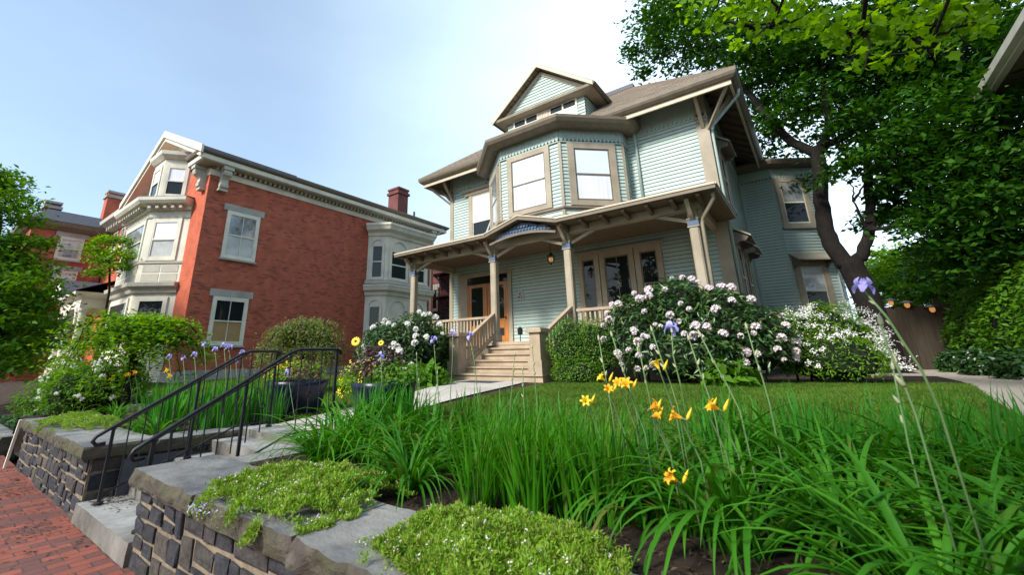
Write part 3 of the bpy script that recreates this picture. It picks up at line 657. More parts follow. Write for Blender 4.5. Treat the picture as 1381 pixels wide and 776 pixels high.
# ---- porch
PF=.85; PY=10.5
mb=MB(); mb.box(-11.35,-1.5,10.32,WY-.03,PF-.09,PF); mb.build('porch_floor',M['stairs'],H)
mb=MB(); mb.box(-11.3,-1.55,10.40,10.46,-.3,PF-.091); mb.box(-1.56,-1.5,10.47,WY-.05,-.3,PF-.091); mb.build('porch_skirt',M['tandark'],H)
mb=MB()
EF=9.9
mb.box(-11.3,-1.22,10.36,WY-.03,3.86,3.97); mb.box(-11.3,-7.34,EF,10.359,3.86,3.97); mb.box(-5.02,-1.22,EF,10.359,3.86,3.97)
mb.face([(-11.3,10.0,3.975),(-1.22,10.0,3.975),(-1.5,WY-.03,4.2),(-11,WY-.03,4.2)])
pr=mb.build('porch_roof',M['soffit'],H)
mb=MB()
for xa,xb in ((-11.36,-7.36),(-5.0,-1.16)): mb.box(xa,xb,EF-.07,EF-.001,3.87,3.99); 
mb.box(-11.37,-11.301,EF,WY-.1,3.87,3.99); mb.box(-1.219,-1.15,EF,WY-.04,3.87,3.99)
mb.split('porch_eave',M['tandark'],pr)
mb=MB()
for xa,xb in ((-11.36,-7.36),(-5.0,-1.16)): mb.box(xa,xb,EF-.09,EF-.071,3.955,4.0)
mb.box(-1.149,-1.13,EF-.07,WY-.04,3.955,4.0); mb.split('drip_edge',M['ltan'],pr)
mb=MB()
for x in np.arange(-11.1,-1.3,.56):
    if not -7.3<x<-5.1: mb.prism([(x,EF+.02,3.857),(x,PY-.1,3.857),(x,PY-.1,3.70),(x,EF+.25,3.76),(x,EF+.02,3.80)],(.08,0,0))
mb.split('rafter_tail',M['soffit'],pr)
mb=MB(); mb.box(-11.2,-1.6,PY-.09,PY+.09,3.66,3.858); mb.box(-1.78,-1.62,PY+.1,WY-.05,3.66,3.858); mb.box(-11.2,-11.02,PY+.1,WY-.05,3.66,3.858); mb.build('porch_beam',M['tan'],pr)
mb=MB()
for x in np.arange(-10.6,-1.8,.11): mb.box(x,x+.1,PY+.12,WY-.06,3.845,3.858)
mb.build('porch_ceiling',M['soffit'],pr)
# porch gable
PX=-6.18; mb=MB()
for s in (-1,1):
    a=V(PX+s*1.22,EF-.06,3.86); b=V(PX,EF-.06,4.20); mb.prism([a,b,b+UPZ*.11,a+UPZ*.11],(0,2.2,0))
pg=mb.build('porch_gable',M['tandark'],pr)
mb=MB()
for s in (-1,1):
    a=V(PX+s*1.25,EF-.08,3.955); b=V(PX,EF-.08,4.30); mb.prism([a,b,b+UPZ*.035,a+UPZ*.035],(0,.018,0))
mb.split('drip_edge',M['ltan'],pg)
mb=MB(); mb.prism([(PX-.95,10.05,3.80),(PX+.95,10.05,3.80),(PX+.75,10.05,3.93),(PX,10.05,4.16),(PX-.75,10.05,3.93)],(0,.04,0))
for i,zz in enumerate((3.88,3.97,4.06)): 
    hw=.80-.28*i
    scallops(mb,(PX-hw,10.05),(PX+hw,10.05),zz,w=.10,h=.07,d=.025+.004*i)
mb.build('scalloped_panel',M['blue'],pg)
mb=MB(); pts=[V(PX+u,10.0,3.66+.15*(1-(u/1.1)**2)) for u in np.linspace(-1.1,1.1,13)]
for a,b in zip(pts[:-1],pts[1:]): mb.bar(a,b,.06,.06)
mb.build('arched_tie',M['tandark'],pg)
PXS=(-11.0,-7.5,-5.0,-1.8)
for i,x in enumerate(PXS):
    mb=MB(); h=.105; c=.03
    poly=[(x-h,PY-h+c),(x-h+c,PY-h),(x+h-c,PY-h),(x+h,PY-h+c),(x+h,PY+h-c),(x+h-c,PY+h),(x-h+c,PY+h),(x-h,PY+h-c)]
    mb.prism([(a,b,PF) for a,b in poly],(0,0,2.80)); mb.box(x-.13,x+.13,PY-.13,PY+.13,PF,PF+.22)
    po=mb.build('porch_post',M['tan'],H)
    mb=MB(); mb.box(x-.118,x+.118,PY-.118,PY+.118,3.27,3.42); mb.build('collar',M['blue'],po)
    mb=MB(); mb.box(x-.127,x+.127,PY-.127,PY+.127,3.425,3.45); mb.box(x-.127,x+.127,PY-.127,PY+.127,3.24,3.265); mb.build('band',M['tan'],po)
    for s in (-1,1):
        if (i==0 and s<0) or (i==3 and s>0): continue
        mb=MB(); pts=[V(x+s*u,PY,z) for u,z in ((.08,3.40),(.45,3.535),(.80,3.665))]
        for a,b in zip(pts[:-1],pts[1:]): mb.bar(a,b,.06,.075)
        mb.build('bracket',M['tan'],po)
    mb=MB(); pts=[V(x,PY-u,z) for u,z in ((.08,3.42),(.2,3.52),(.34,3.68),(.48,3.82))]
    for a,b in zip(pts[:-1],pts[1:]): mb.bar(a,b,.09,.10)
    mb.box(x-.07,x+.07,PY-.12,PY-.03,3.5,3.85); mb.build('bracket',M['tan'],po)
# balustrades
def balus(x0,x1):
    mb=MB(); mb.box(x0,x1,PY-.06,PY+.06,PF+.70,PF+.77); mb.box(x0,x1,PY-.04,PY+.04,PF+.10,PF+.16); b=mb.build('porch_railing',M['stairs'],H)
    mb=MB()
    for x in np.arange(x0+.1,x1-.05,.13): mb.box(x-.022,x+.022,PY-.022,PY+.022,PF+.161,PF+.699)
    mb.split('baluster',M['stairs'],b)
balus(-10.87,-7.63); balus(-4.87,-1.93)
# porch steps
NZ=.95; mb=MB(); rise=.158
for i in range(6):
    y=8.75+i*.32; z=-.10+rise*(i+1); xa,xb=(-7.86,-5.02) if i==0 else (-7.46,-5.40)
    if i<5: mb.box(xa,xb,y+.03,10.31,z-rise+(.001 if i else -.2),z-.045); mb.box(xa-.02*(i==0),xb+.02*(i==0),y-.015,min(y+.34,10.31),z-.044,z)
    else: mb.box(xa,xb,y+.03,10.318,z-rise+.001,z-.1)
stp=mb.build('porch_steps',M['stairs'],H)
for xa,xb in ((-7.86,-7.47),(-5.38,-5.02)):
    mb=MB(); z0_=.061; top=.98
    mb.box(xa+.04,xb-.04,8.80,9.14,z0_,top); mb.box(xa,xb,8.765,9.18,z0_,z0_+.30); mb.box(xa-.03,xb+.03,8.735,9.21,top,top+.07); mb.box(xa+.0,xb-.0,8.765,9.18,top+.071,top+.10)
    mb.build('newel_post',M['stairs'],stp)
for x,s in ((-7.5,1),(-5.2,-1)):
    mb=MB(); a=V(x-.05*0,9.15,.90); b=V(-7.5 if s>0 else -5.0,10.40,1.66); 
    mb.bar(a,b,.12,.07); lo=V(0,0,-.62); mb.bar(a+lo,b+lo,.08,.12); rl=mb.build('stair_railing',M['stairs'],H)
    mb=MB()
    for k in range(9):
        p=a+(b-a)*((k+.6)/9.3); mb.box(p[0]-.012,p[0]+.012,p[1]-.045,p[1]+.045,p[2]-.56,p[2]-.03)
    mb.split('baluster',M['stairs'],rl)
# doors
fr=MB(); fr.obox(OM,tX,nF,-10.55,-10.32,PF,3.48,.024,.075); fr.obox(OM,tX,nF,-8.46,-8.30,PF,3.48,.024,.075); fr.obox(OM,tX,nF,-10.32,-8.46,3.36,3.48,.024,.074); fr.obox(OM,tX,nF,-10.78,-10.56,PF,3.6,.024,.06); fr.build('door_frame',M['tan'],H)
tr=MB(); tr.obox(OM,tX,nF,-10.32,-8.46,3.08,3.359,.024,.04); tr.build('transom',M['gdark'],H)
for (xa,xb,ga,gb,za,zb) in ((-10.31,-9.40,-10.12,-9.58,1.55,2.95),(-9.36,-8.47,-9.17,-8.64,1.75,2.95)):
    d=MB(); d.obox(OM,tX,nF,xa,xb,PF,3.07,.024,.05); d.obox(OM,tX,nF,xa,xa+.06,PF,3.07,.0501,.068); d.obox(OM,tX,nF,xb-.06,xb,PF,3.07,.0501,.068); d.obox(OM,tX,nF,ga-.05,gb+.05,za-.05,zb+.05,.0501,.062)
    d.obox(OM,tX,nF,ga,gb,PF+.14,za-.22,.0501,.064); dr=d.build('door',M['wood'],H)
    g=MB(); g.obox(OM,tX,nF,ga,gb,za,zb,.0621,.0645); g.build('glass',M['gdark'],dr)
    k=MB(); k.lathe([(.0,.0),(.03,.01),(.03,.05),(0,.06)],(xb-.1,WY-.10,1.75),8); k.build('handle',M['iron'],dr)
    if xa>-9.38: k=MB(); k.obox(OM,tX,nF,-8.90,-8.66,1.16,1.42,.0641,.07); k.build('mail_slot',M['iron'],dr)
# triple window under the porch
for (xa,xb) in ((-5.72,-5.02),(-4.99,-3.93),(-3.90,-3.12)): win(H,OM,tX,nF,xa,xb,1.35,3.52,cas=.15,mull=1 if xb-xa>1 else 0,sash='tandark',rail=(xb-xa<1))
mb=MB(); mb.obox(OM,tX,nF,-5.80,-3.04,3.521,3.62,.024,.11); mb.build('window_head',M['tan'],H)
mb=MB(); mb.obox(OM,tX,nF,-2.32,-2.12,PF,3.84,.024,.10); mb.build('pilaster',M['tan'],H)
# downspouts
mb=MB(); mb.tube([V(XR+.93,WY-.15,7.5),V(XR+.90,WY-.1,7.36),V(XR+.15,WY+.12,6.78),V(XR+.09,WY+.1,6.6),V(XR+.09,WY+.1,-.1)],.045,8); mb.build('downspout',M['tealtrim'],H,smooth=True)
mb=MB(); mb.tube([V(-3.47,WY-.30,7.40),V(-3.46,WY-.12,7.2),V(-3.44,WY-.07,7.05),V(-3.43,WY-.07,3.99)],.045,8); mb.build('downspout',M['tealtrim'],H,smooth=True)
mb=MB(); mb.tube([V(-1.26,10.05,3.86),V(-1.26,10.08,3.72),V(-1.58,10.42,3.42),V(-1.62,10.46,3.30),V(-1.62,10.46,.85)],.042,8); mb.build('downspout',M['tan'],H,smooth=True)
mb=MB(); mb.tube([V(-9.0,12.5,7.2),V(-8.98,12.55,6.9),V(-8.93,12.4,6.6),V(-8.93,12.4,5.4),V(-9.0,12.2,4.9),V(-9.0,12.1,4.2)],.04,8); mb.build('downspout',M['tealtrim'],H,smooth=True)
# things on the porch
p=at(743,350,11.2); L_=root('hanging_lantern','small round copper lantern glowing under the porch ceiling','lantern',tuple(p))
mb=MB(); mb.tube([V(p[0],p[1],3.845),V(p[0],p[1],p[2]+.20)],.008,6); mb.lathe([(.05,3.845-p[2]),(.05,3.83-p[2]),(.0,3.82-p[2])],p,12); mb.build('chain',M['iron'],L_)
mb=MB(); mb.lathe([(.0,.22),(.03,.2),(.05,.16),(.12,.10),(.125,.09),(.0,.09)],p,14)
for k in range(6):
    a=k*math.pi/3; mb.tube([V(p[0]+r_*math.cos(a),p[1]+r_*math.sin(a),p[2]+z) for r_,z in ((.115,.09),(.12,.0),(.09,-.09),(.04,-.13))],.008,5)
mb.lathe([(.045,-.13),(.02,-.16),(0,-.17)],p,10); mb.build('cage',M['iron'],L_)
lm,nt,b=newmat('lamp_glow'); b.inputs['Emission Color'].default_value=(1,.45,.14,1); b.inputs['Emission Strength'].default_value=.25; b.inputs['Base Color'].default_value=(.5,.25,.08,1); M['glow']=lm
mb=MB(); mb.lathe([(0,.06),(.045,.055),(.065,.0),(.045,-.06),(0,-.08)],p,14); mb.build('glass',M['glow'],L_,smooth=True)
pl=root('house_plaque','small grey-blue plaque on the siding right of the oak doors','plaque',(-7.96,WY-.03,2.48))
mb=MB(); mb.obox(OM,tX,nF,-8.10,-7.82,2.33,2.60,.024,.045); mb.obox(OM,tX,nF,-8.05,-7.87,2.601,2.66,.024,.045); mb.build('board',M['creamd'],pl)
mb=MB(); mb.prism([V(-8.03,WY-.046,2.53),V(-7.96,WY-.046,2.50),V(-7.9,WY-.046,2.60),V(-7.94,WY-.046,2.55),V(-7.97,WY-.046,2.58)],(0,-.008,0)); mb.obox(OM,tX,nF,-8.05,-7.97,2.40,2.46,.0455,.05); mb.obox(OM,tX,nF,-7.93,-7.88,2.39,2.46,.0455,.05); mb.build('emblem',M['blue'],pl)
p=at(702,461,11.9); q=root('floor_lantern','small black post lantern standing on the porch floor by the siding','lantern',(p[0],p[1],PF))
mb=MB(); mb.lathe([(.08,0),(.08,.02),(.015,.03),(.015,.26)],(p[0],p[1],PF),10); mb.build('stand',M['iron'],q)
mb=MB(); mb.lathe([(.03,.26),(.08,.28),(.085,.42),(.1,.43),(.03,.50),(0,.52)],(p[0],p[1],PF),10); mb.build('lamp_head',M['iron'],q)
# ================================================================ BRICK HOUSE
BX,BY,BE=-17.0,5.6,17.7
B=root('brick_house','three-storey red brick house with cream bay windows, front gable and bracketed cornice','house',(BX,BY,-.3))
mb=MB(); mb.box(-24,BX,BY+.001,BE,-.6,7.62); mb.build('brick_wall',M['brick'],B)
mb=MB(); mb.box(-31,BX+.002,BY-.03,BY,-.6,7.45); mb.prism([(-26.1,BY-.02,7.45),(-16.9,BY-.02,7.45),(-16.9,BY-.02,7.7),(-21.2,BY-.02,9.6),(-26.1,BY-.02,7.6)],(0,.3,0)); mb.box(-30.9,-24.1,BY+.001,14,-.6,7.4); mb.build('front_wall',M['brickf'],B)
mb=MB(); mb.box(-31,BX+.03,BY-.06,BY-.031,-.6,.1); mb.box(BX+.001,BX+.035,BY,BE,-.6,.15); mb.build('plinth',M['lintel'],B)
# side cornice
pathS=[(-17.9,BY),(BX,BY),(BX,BE),(-18.2,BE)]
mb=MB(); mb.sweep(pathS,[(.0,7.20),(.05,7.20),(.06,7.36),(.12,7.40),(.0,7.42)]); mb.build('frieze_board',M['cream'],B)
mb=MB()
for y in np.arange(BY+.1,BE-.05,.20): mb.box(BX+.01,BX+.17,y,y+.10,7.425,7.53)
mb.split('dentil',M['creamd'],B)
mb=MB(); mb.sweep(pathS,[(.0,7.54),(.48,7.54),(.48,7.60),(.0,7.62)]); mb.build('soffit',M['creamd'],B)
mb=MB(); mb.sweep(pathS,[(.30,7.601),(.50,7.56),(.53,7.58),(.54,7.74),(.30,7.76)]); mb.build('fascia',M['cream'],B)
mb=MB(); mb.sweep(pathS,[(.40,7.762),(.56,7.762),(.62,7.80),(.66,7.88),(.66,7.93),(.40,7.95)]); mb.build('gutter',M['tandark'],B)
mb=MB(); e=.6; mb.add([(BX+e,BY-.2,7.93),(BX+e,BE+e,7.93),(-31,BE+e,7.93),(-31,BY+.4,7.93),(-20,9,8.45),(-20,BE-3,8.45),(-27,BE-3,8.45),(-27,9,8.45)],[(0,1,5,4),(1,2,6,5),(2,3,7,6),(3,0,4,7),(4,5,6,7)])
bro=mb.build('roof',M['slate'],B)
def chimney(par,x0,x1,y0,y1,z0,z1,m,capm):
    mb=MB(); mb.box(x0,x1,y0,y1,z0,z1); c=mb.build('chimney',M[m],par); mb=MB(); mb.box(x0-.08,x1+.08,y0-.08,y1+.08,z1-.30,z1-.14); mb.box(x0-.05,x1+.05,y0-.05,y1+.05,z1+.001,z1+.12); mb.build('chimney_cap',M[capm],c); return c
q=at(545,283,16.6); chimney(bro,-19.6,-18.7,16.3,17.1,7.9,10.45,'brickd','brickd')
mb=MB(); mb.tube([V(-18.0,17.0,7.9),V(-18.0,17.0,8.95)],.06,8); mb.build('vent_pipe',M['iron'],bro)
mb=MB(); mb.box(-18.6,-17.8,10.6,12.2,8.05,8.42); mb.build('skylight',M['dark'],bro)
# scroll brackets at the corner
def scroll(o,t,n,w):
    mb=MB(); pr=[(0,7.40),(.42,7.40),(.44,7.30),(.40,7.20),(.30,7.14),(.22,7.05),(.22,6.93),(.26,6.86),(.24,6.76),(.14,6.70),(.0,6.70)]
    mb.prism([o+t*(-w/2)+n*d+UPZ*z for d,z in pr],t*w); mb.obox(o,t,n,-w/2-.05,w/2+.05,7.401,7.53,0,.47); mb.obox(o,t,n,-w/2-.03,w/2+.03,6.62,6.70,0,.20)
    for d,z,r_ in ((.33,7.28,.10),(.17,6.83,.075)):
        mb.tube([o+t*(-w/2-.02)+n*d+UPZ*z,o+t*(w/2+.02)+n*d+UPZ*z],r_,12)
    mb.build('scroll_bracket',M['creamd'],B)
scroll(V(BX,BY+.42,0),tY,nR,.26); scroll(V(BX-.40,BY-.03,0),tX,nF,.26); scroll(V(BX,BE-.4,0),tY,nR,.26)
# front gable
mb=MB(); GX=-21.2
for s in (-1,1):
    a=V(GX+s*4.85,BY-.62,7.80); b=V(GX,BY-.62,10.02); mb.prism([a,b,b+UPZ*.17,a+UPZ*.17],(0,3.6,0))
mb.build('gable_roof',M['slate'],bro)
mb=MB()
for s in (-1,1):
    a=V(GX+s*4.95,BY-.70,7.66); b=V(GX,BY-.70,9.95); mb.prism([a,b,b+UPZ*.30,a+UPZ*.30],(0,.075,0))
    a=V(GX+s*4.7,BY-.62,7.60); b=V(GX,BY-.62,9.78); mb.prism([a,b,b+UPZ*.17,a+UPZ*.17],(0,.62,0))
    a=V(GX+s*4.3,BY-.10,7.55); b=V(GX,BY-.10,9.58); mb.prism([a,b,b+UPZ*.22,a+UPZ*.22],(0,.07,0))
mb.split('barge_board',M['cream'],B)
# left part cornice
mb=MB(); mb.sweep([(-31,BY),(-25.9,BY)],[(0,7.25),(.12,7.25),(.45,7.5),(.62,7.62),(.62,7.85),(0,7.9)]); mb.build('fascia',M['creamd'],B)
mb=MB(); 
for x in np.arange(-30.8,-26,.45): mb.box(x,x+.16,BY-.40,BY-.03,7.26,7.46)
mb.split('cornice_block',M['creamd'],B)
# canted front bay, all storeys
def canted(xc,yw,hw,hf,pr_): return [(xc-hw,yw),(xc-hf,yw-pr_),(xc+hf,yw-pr_),(xc+hw,yw)]
CB_=canted(-20.9,BY,2.7,1.4,.98)
def bayshell(path,z0,z1,name,m,par):
    mb=MB(); mb.prism([(x,y,z0) for x,y in path],(0,0,z1-z0)); return mb.build(name,M[m],par)
fb=bayshell(CB_,-.5,2.85,'lower_bay','cream',B); fb2=bayshell(CB_,3.25,6.05,'upper_bay','cream',B)
mb=MB(); mb.sweep(CB_,[(0,2.84),(.10,2.86),(.14,2.98),(.26,3.08),(.28,3.22),(0,3.26)]); mb.build('belt_cornice',M['creamd'],B)
mb=MB(); mb.sweep(CB_,[(0,6.04),(.12,6.04),(.14,6.16),(.42,6.22),(.50,6.32),(.52,6.44),(0,6.50)]); mb.build('bay_cornice',M['cream'],fb2)
mb=MB(); mb.sweep(CB_,[(0,6.46),(.50,6.442),(.50,6.47),(0,6.56)]); mb.build('bay_roof',M['slate'],fb2)
mb=MB(); mb.sweep(CB_,[(0,3.96),(.04,3.96),(.05,4.04),(0,4.06)]); mb.sweep(CB_,[(0,5.74),(.04,5.74),(.05,5.80),(0,5.82)]); mb.build('moulding',M['creamd'],fb2)
for i in range(3):
    a,b=CB_[i],CB_[i+1]; t,n=nright(a,b); L=math.dist(a,b); o=V(a[0],a[1],0)
    win(fb2,o,t,n,.16,L-.32 if i!=1 else L-.16,4.07,5.72,cas=.12,d0=.004,proud=.05,trim='cream',up=('gcurtrefl','gcurtrefl','blind')[i],lo=('gdark','gcurtrefl','gpale')[i],sill=False)
    win(fb,o,t,n,.16,L-.30,.75,2.72,cas=.12,d0=.004,proud=.05,trim='cream',up='gdark',lo='gdark',sill=False)
    mb=MB(); w4=(L-.36)/2
    for k in range(2):
        for z in (3.30,3.63): mb.obox(o,t,n,.15+k*(w4+.06),.15+k*(w4+.06)+w4,z,z+.27,.0,.012)
    mb.split('panel',M['creamd'],fb2)
    mb=MB(); u=.1
    while u<L-.1: mb.obox(o,t,n,u,u+.12,6.05,6.15,.13,.34); u+=.3
    mb.split('modillion',M['creamd'],fb2)
# gable bay above
G2=canted(-20.35,BY,1.25,.60,.8)
gb_=bayshell(G2,6.5,8.75,'gable_bay','cream',B)
for i in range(3):
    a,b=G2[i],G2[i+1]; t,n=nright(a,b); L=math.dist(a,b); win(gb_,V(a[0],a[1],0),t,n,.10,L-.10,6.75,8.15,cas=.10,d0=.004,proud=.045,trim='cream',up='blind' if i else 'gdark',lo='gdark',sill=False)
mb=MB(); mb.sweep(G2,[(0,8.4),(.06,8.4),(.2,8.55),(.22,8.7),(0,8.77)]); mb.build('bay_cornice',M['cream'],gb_)
# small windows left of the bay
oF=V(0,BY-.03,0)
for x in (-27.9,-29.2): win(B,oF,tX,nF,x,x+.8,6.1,7.2,cas=.08,d0=.004,proud=.03,trim='cream',up='gcurtrefl',lo='gdark',lintel=None)
# side wall windows
oS=V(BX,0,0)
win(B,oS,tY,nR,6.36,7.60,4.13,5.98,cas=.10,d0=.004,proud=.05,trim='cream',up='gcurtrefl',lo='gpale',lintel='lintel',mull=1)
win(B,oS,tY,nR,6.34,7.58,.98,2.70,cas=.10,d0=.004,proud=.05,trim='cream',up='gdark',lo='gbrown',lintel='lintel',mull=1)
# side bay with arched panels
SB=[(BX,13.0),(-16.15,13.55),(-16.15,16.35),(BX,16.9)]
# travel +Y along +X side: outward is right
sb=bayshell(SB,-.5,6.9,'side_bay','cream',B)
mb=MB(); mb.sweep(SB,[(0,6.35),(.08,6.36),(.12,6.5),(.34,6.62),(.40,6.75),(.46,6.84),(.46,6.93),(0,6.98)]); mb.build('bay_cornice',M['cream'],sb)
mb=MB(); mb.sweep(SB,[(0,3.36),(.10,3.38),(.14,3.52),(.32,3.60),(.36,3.72),(.40,3.80),(.40,3.86),(0,3.92)]); mb.build('belt_cornice',M['cream'],sb)
mb=MB(); mb.sweep(SB,[(0,3.93),(.2,3.93),(.2,4.10),(0,4.12)]); mb.build('bay_sill',M['creamd'],sb)
def archring(mb,o,t,n,uc,r,zs,w,d0,d1):
    k=14
    for i in range(k):
        a0,a1=math.pi*i/k,math.pi*(i+1)/k
        P=lambda rr,a,d:o+t*(uc+rr*math.cos(a))+n*d+UPZ*(zs+rr*math.sin(a))
        mb.hexa([P(r,a0,d0),P(r+w,a0,d0),P(r+w,a1,d0),P(r,a1,d0),P(r,a0,d1),P(r+w,a0,d1),P(r+w,a1,d1),P(r,a1,d1)])
def archpanel(par,o,t,n,u0,u1,z0,z1,glass=True):
    uc=(u0+u1)/2; r=(u1-u0)/2-.09; zs=z1-r-.10; mb=MB()
    archring(mb,o,t,n,uc,r,zs,.085,.0,.06); mb.obox(o,t,n,uc-r-.085,uc-r,z0,zs,0,.06); mb.obox(o,t,n,uc+r,uc+r+.085,z0,zs,0,.06); mb.obox(o,t,n,uc-r-.1,uc+r+.1,z0-.08,z0-.001,0,.09)
    w=mb.build('arched_frame',M['cream'],par)
    if glass:
        g=MB(); P=lambda u,d,z:o+t*u+n*d+UPZ*z
        mb=MB(); 
        for q0,q1 in ((z0,z0+.06),((z0+zs)/2-.03,(z0+zs)/2+.03),(zs-.05,zs)): mb.obox(o,t,n,uc-r,uc+r,q0,q1,.004,.034)
        mb.obox(o,t,n,uc-r,uc-r+.05,z0+.06,zs-.05,.004,.033); mb.obox(o,t,n,uc+r-.05,uc+r,z0+.06,zs-.05,.004,.033); mb.build('sash',M['cream'],w)
        g.face([P(uc-r+.05,.008,z0+.06),P(uc+r-.05,.008,z0+.06),P(uc+r-.05,.008,zs-.05),P(uc-r+.05,.008,zs-.05)]); g.build('pane',M['gdark'],w)
for i in range(3):
    a,b=SB[i],SB[i+1]; t,n=nright(a,b); L=math.dist(a,b); o=V(a[0],a[1],0)
    n_=2 if i==1 else 1
    for k in range(n_):
        u0=.10+k*(L-.2)/n_; u1=.10+(k+1)*(L-.2)/n_
        archpanel(sb,o,t,n,u0+.04,u1-.04,4.22,6.25); archpanel(sb,o,t,n,u0+.04,u1-.04,.9,3.25,glass=(i==0))
mb=MB(); mb.tube([V(BX+.55,BE+.2,7.85),V(BX+.5,BE+.1,7.6),V(BX+.1,BE-.35,7.0),V(BX+.08,BE-.35,.2)],.05,8); mb.build('downspout',M['cream'],B)
# entry porch left of the bay
EPx0,EPx1,EPy=-27.2,-23.4,3.9
mb=MB(); mb.box(EPx0,EPx1,EPy,BY-.04,2.62,3.12); mb.sweep([(EPx0,BY-.04),(EPx0,EPy),(EPx1,EPy),(EPx1,BY-.04)],[(0,2.98),(.12,3.0),(.26,3.10),(.28,3.22),(0,3.24)]); ep=mb.build('entry_porch',M['cream'],B)
mb=MB(); mb.add([(EPx0-.3,EPy-.3,3.24),(EPx1+.6,EPy-.3,3.24),(EPx1+.6,BY-.04,4.1),(EPx0-.3,BY-.04,4.1)],[(0,1,2,3)]); mb.prism([(EPx0-.35,EPy-.34,3.24),(EPx0+2.0,EPy-.34,3.24),(EPx0+.82,EPy-.34,4.05)],(0,1.6,0)); mb.build('porch_roof',M['slate'],ep)
mb=MB(); mb.prism([(EPx0-.2,EPy-.36,3.27),(EPx0+1.85,EPy-.36,3.27),(EPx0+.82,EPy-.36,3.98)],(0,.015,0)); mb.build('pediment',M['cream'],ep)
for x in (EPx0+.15,EPx0+1.6,EPx1-.15):
    mb=MB(); mb.lathe([(.16,-.2),(.16,.7),(.13,.72),(.11,2.4),(.17,2.5),(.17,2.62)],(x,EPy+.16,0),12); mb.build('column',M['cream'],ep)
mb=MB(); o=V(0,EPy,0); archring(mb,o,tX,nF,EPx0+.87,.56,2.05,.16,-.3,.03); archring(mb,o,tX,nF,EPx0+2.62,.86,1.9,.2,-.3,.03); mb.build('arch',M['cream'],ep)
mb=MB(); mb.box(EPx0+.2,EPx1,BY-.09,BY-.04,.0,2.6); mb.build('doorway',M['gdark'],ep)
mb=MB(); mb.box(EPx0,EPx1+.5,EPy,BY-.04,-.4,.35); mb.build('porch_base',M['creamd'],ep)
mb=MB()
for x in np.arange(EPx0+.3,EPx1-.2,.16): mb.box(x,x+.05,EPy+.14,EPy+.19,.5,1.05)
mb.box(EPx0+.2,EPx1-.2,EPy+.11,EPy+.22,1.051,1.13); mb.box(EPx0+.2,EPx1-.2,EPy+.11,EPy+.22,.42,.499); mb.split('baluster',M['cream'],ep)

# ---------------------------------------------------------------- far-left brick house
W=root('brick_rowhouse','dark red brick house with slate mansard roof behind the tree at far left','house',(-34,5,-.3))
mb=MB(); mb.box(-40,-30.0,2.5,5.5,-.6,7.0); mb.build('brick_wall',M['brick'],W)
mb=MB(); mb.sweep([(-40,2.5),(-30,2.5),(-30,5.5)],[(0,7.0),(.15,7.02),(.35,7.2),(.42,7.4),(0,7.5)]); mb.build('cornice',M['tandark'],W)
mb=MB(); mb.prism([(-40,2.3,7.45),(-29.7,2.3,7.45),(-30.4,2.9,8.15),(-40,2.9,8.15)],(0,3.2,0)); mr_=mb.build('mansard_roof',M['slate'],W)
oW=V(-30,0,0)
win(W,oW,tY,nR,3.55,4.55,5.55,6.75,cas=.1,d0=.004,proud=.05,trim='cream',up='gpale',lo='gcurtrefl',lintel='lintel'); win(W,oW,tY,nR,3.6,4.6,3.6,5.0,cas=.1,d0=.004,proud=.05,trim='cream',up='gpale',lo='gcurtrefl',lintel='lintel')
win(W,oW,tY,nR,3.6,4.6,.9,2.6,cas=.1,d0=.004,proud=.05,trim='cream',up='gdark',lo='gdark',lintel='lintel')
chimney(mr_,-33.4,-32.5,3.0,3.6,7.6,9.05,'brickd','lintel'); 
chimney(bro,-31.75,-31.05,5.22,6.05,7.96,9.95,'brickf','lintel')
# ---------------------------------------------------------------- rear brick building with fire escape
Q=root('rear_brick_building','dark pinkish brick building seen through the gap between the two houses','building',(-20,22,-.3))
mb=MB(); mb.box(-26,-17.6,22,30,-.6,6.6); mb.build('brick_wall',M['brickd'],Q)
win(Q,V(0,22,0),tX,nF,-21.6,-20.6,3.6,5.2,cas=.1,d0=.004,proud=.05,trim='creamd',lintel='lintel')
FE=root('fire_escape','black iron fire escape zigzagging down the brick wall between the houses','fire escape',(-19.6,21.6,1.5))
mb=MB()
for z in (2.4,4.3,5.9): mb.box(-20.6,-18.4,20.9,21.95,z,z+.06)
mb.build('platform',M['iron'],FE)
mb=MB()
for z in (2.4,4.3,5.9):
    for zz in (.5,.95): mb.bar(V(-20.6,20.92,z+zz),V(-18.4,20.92,z+zz),.03,.04); 
    for x in np.arange(-20.6,-18.3,.22): mb.box(x,x+.025,20.91,20.935,z+.061,z+.95)
mb.build('guard_rail',M['iron'],FE)
mb=MB()
for (za,zb,xa,xb) in ((2.46,4.3,-20.4,-18.8),(4.36,5.9,-18.6,-20.2),(.2,2.4,-18.7,-20.2)):
    for dy in (21.15,21.7): mb.bar(V(xa,dy,za),V(xb,dy,zb),.04,.12)
    for k in range(8): f_=(k+.5)/8; mb.box(xa+(xb-xa)*f_-.12,xa+(xb-xa)*f_+.12,21.18,21.68,za+(zb-za)*f_,za+(zb-za)*f_+.03)
mb.build('stair_flight',M['iron'],FE)
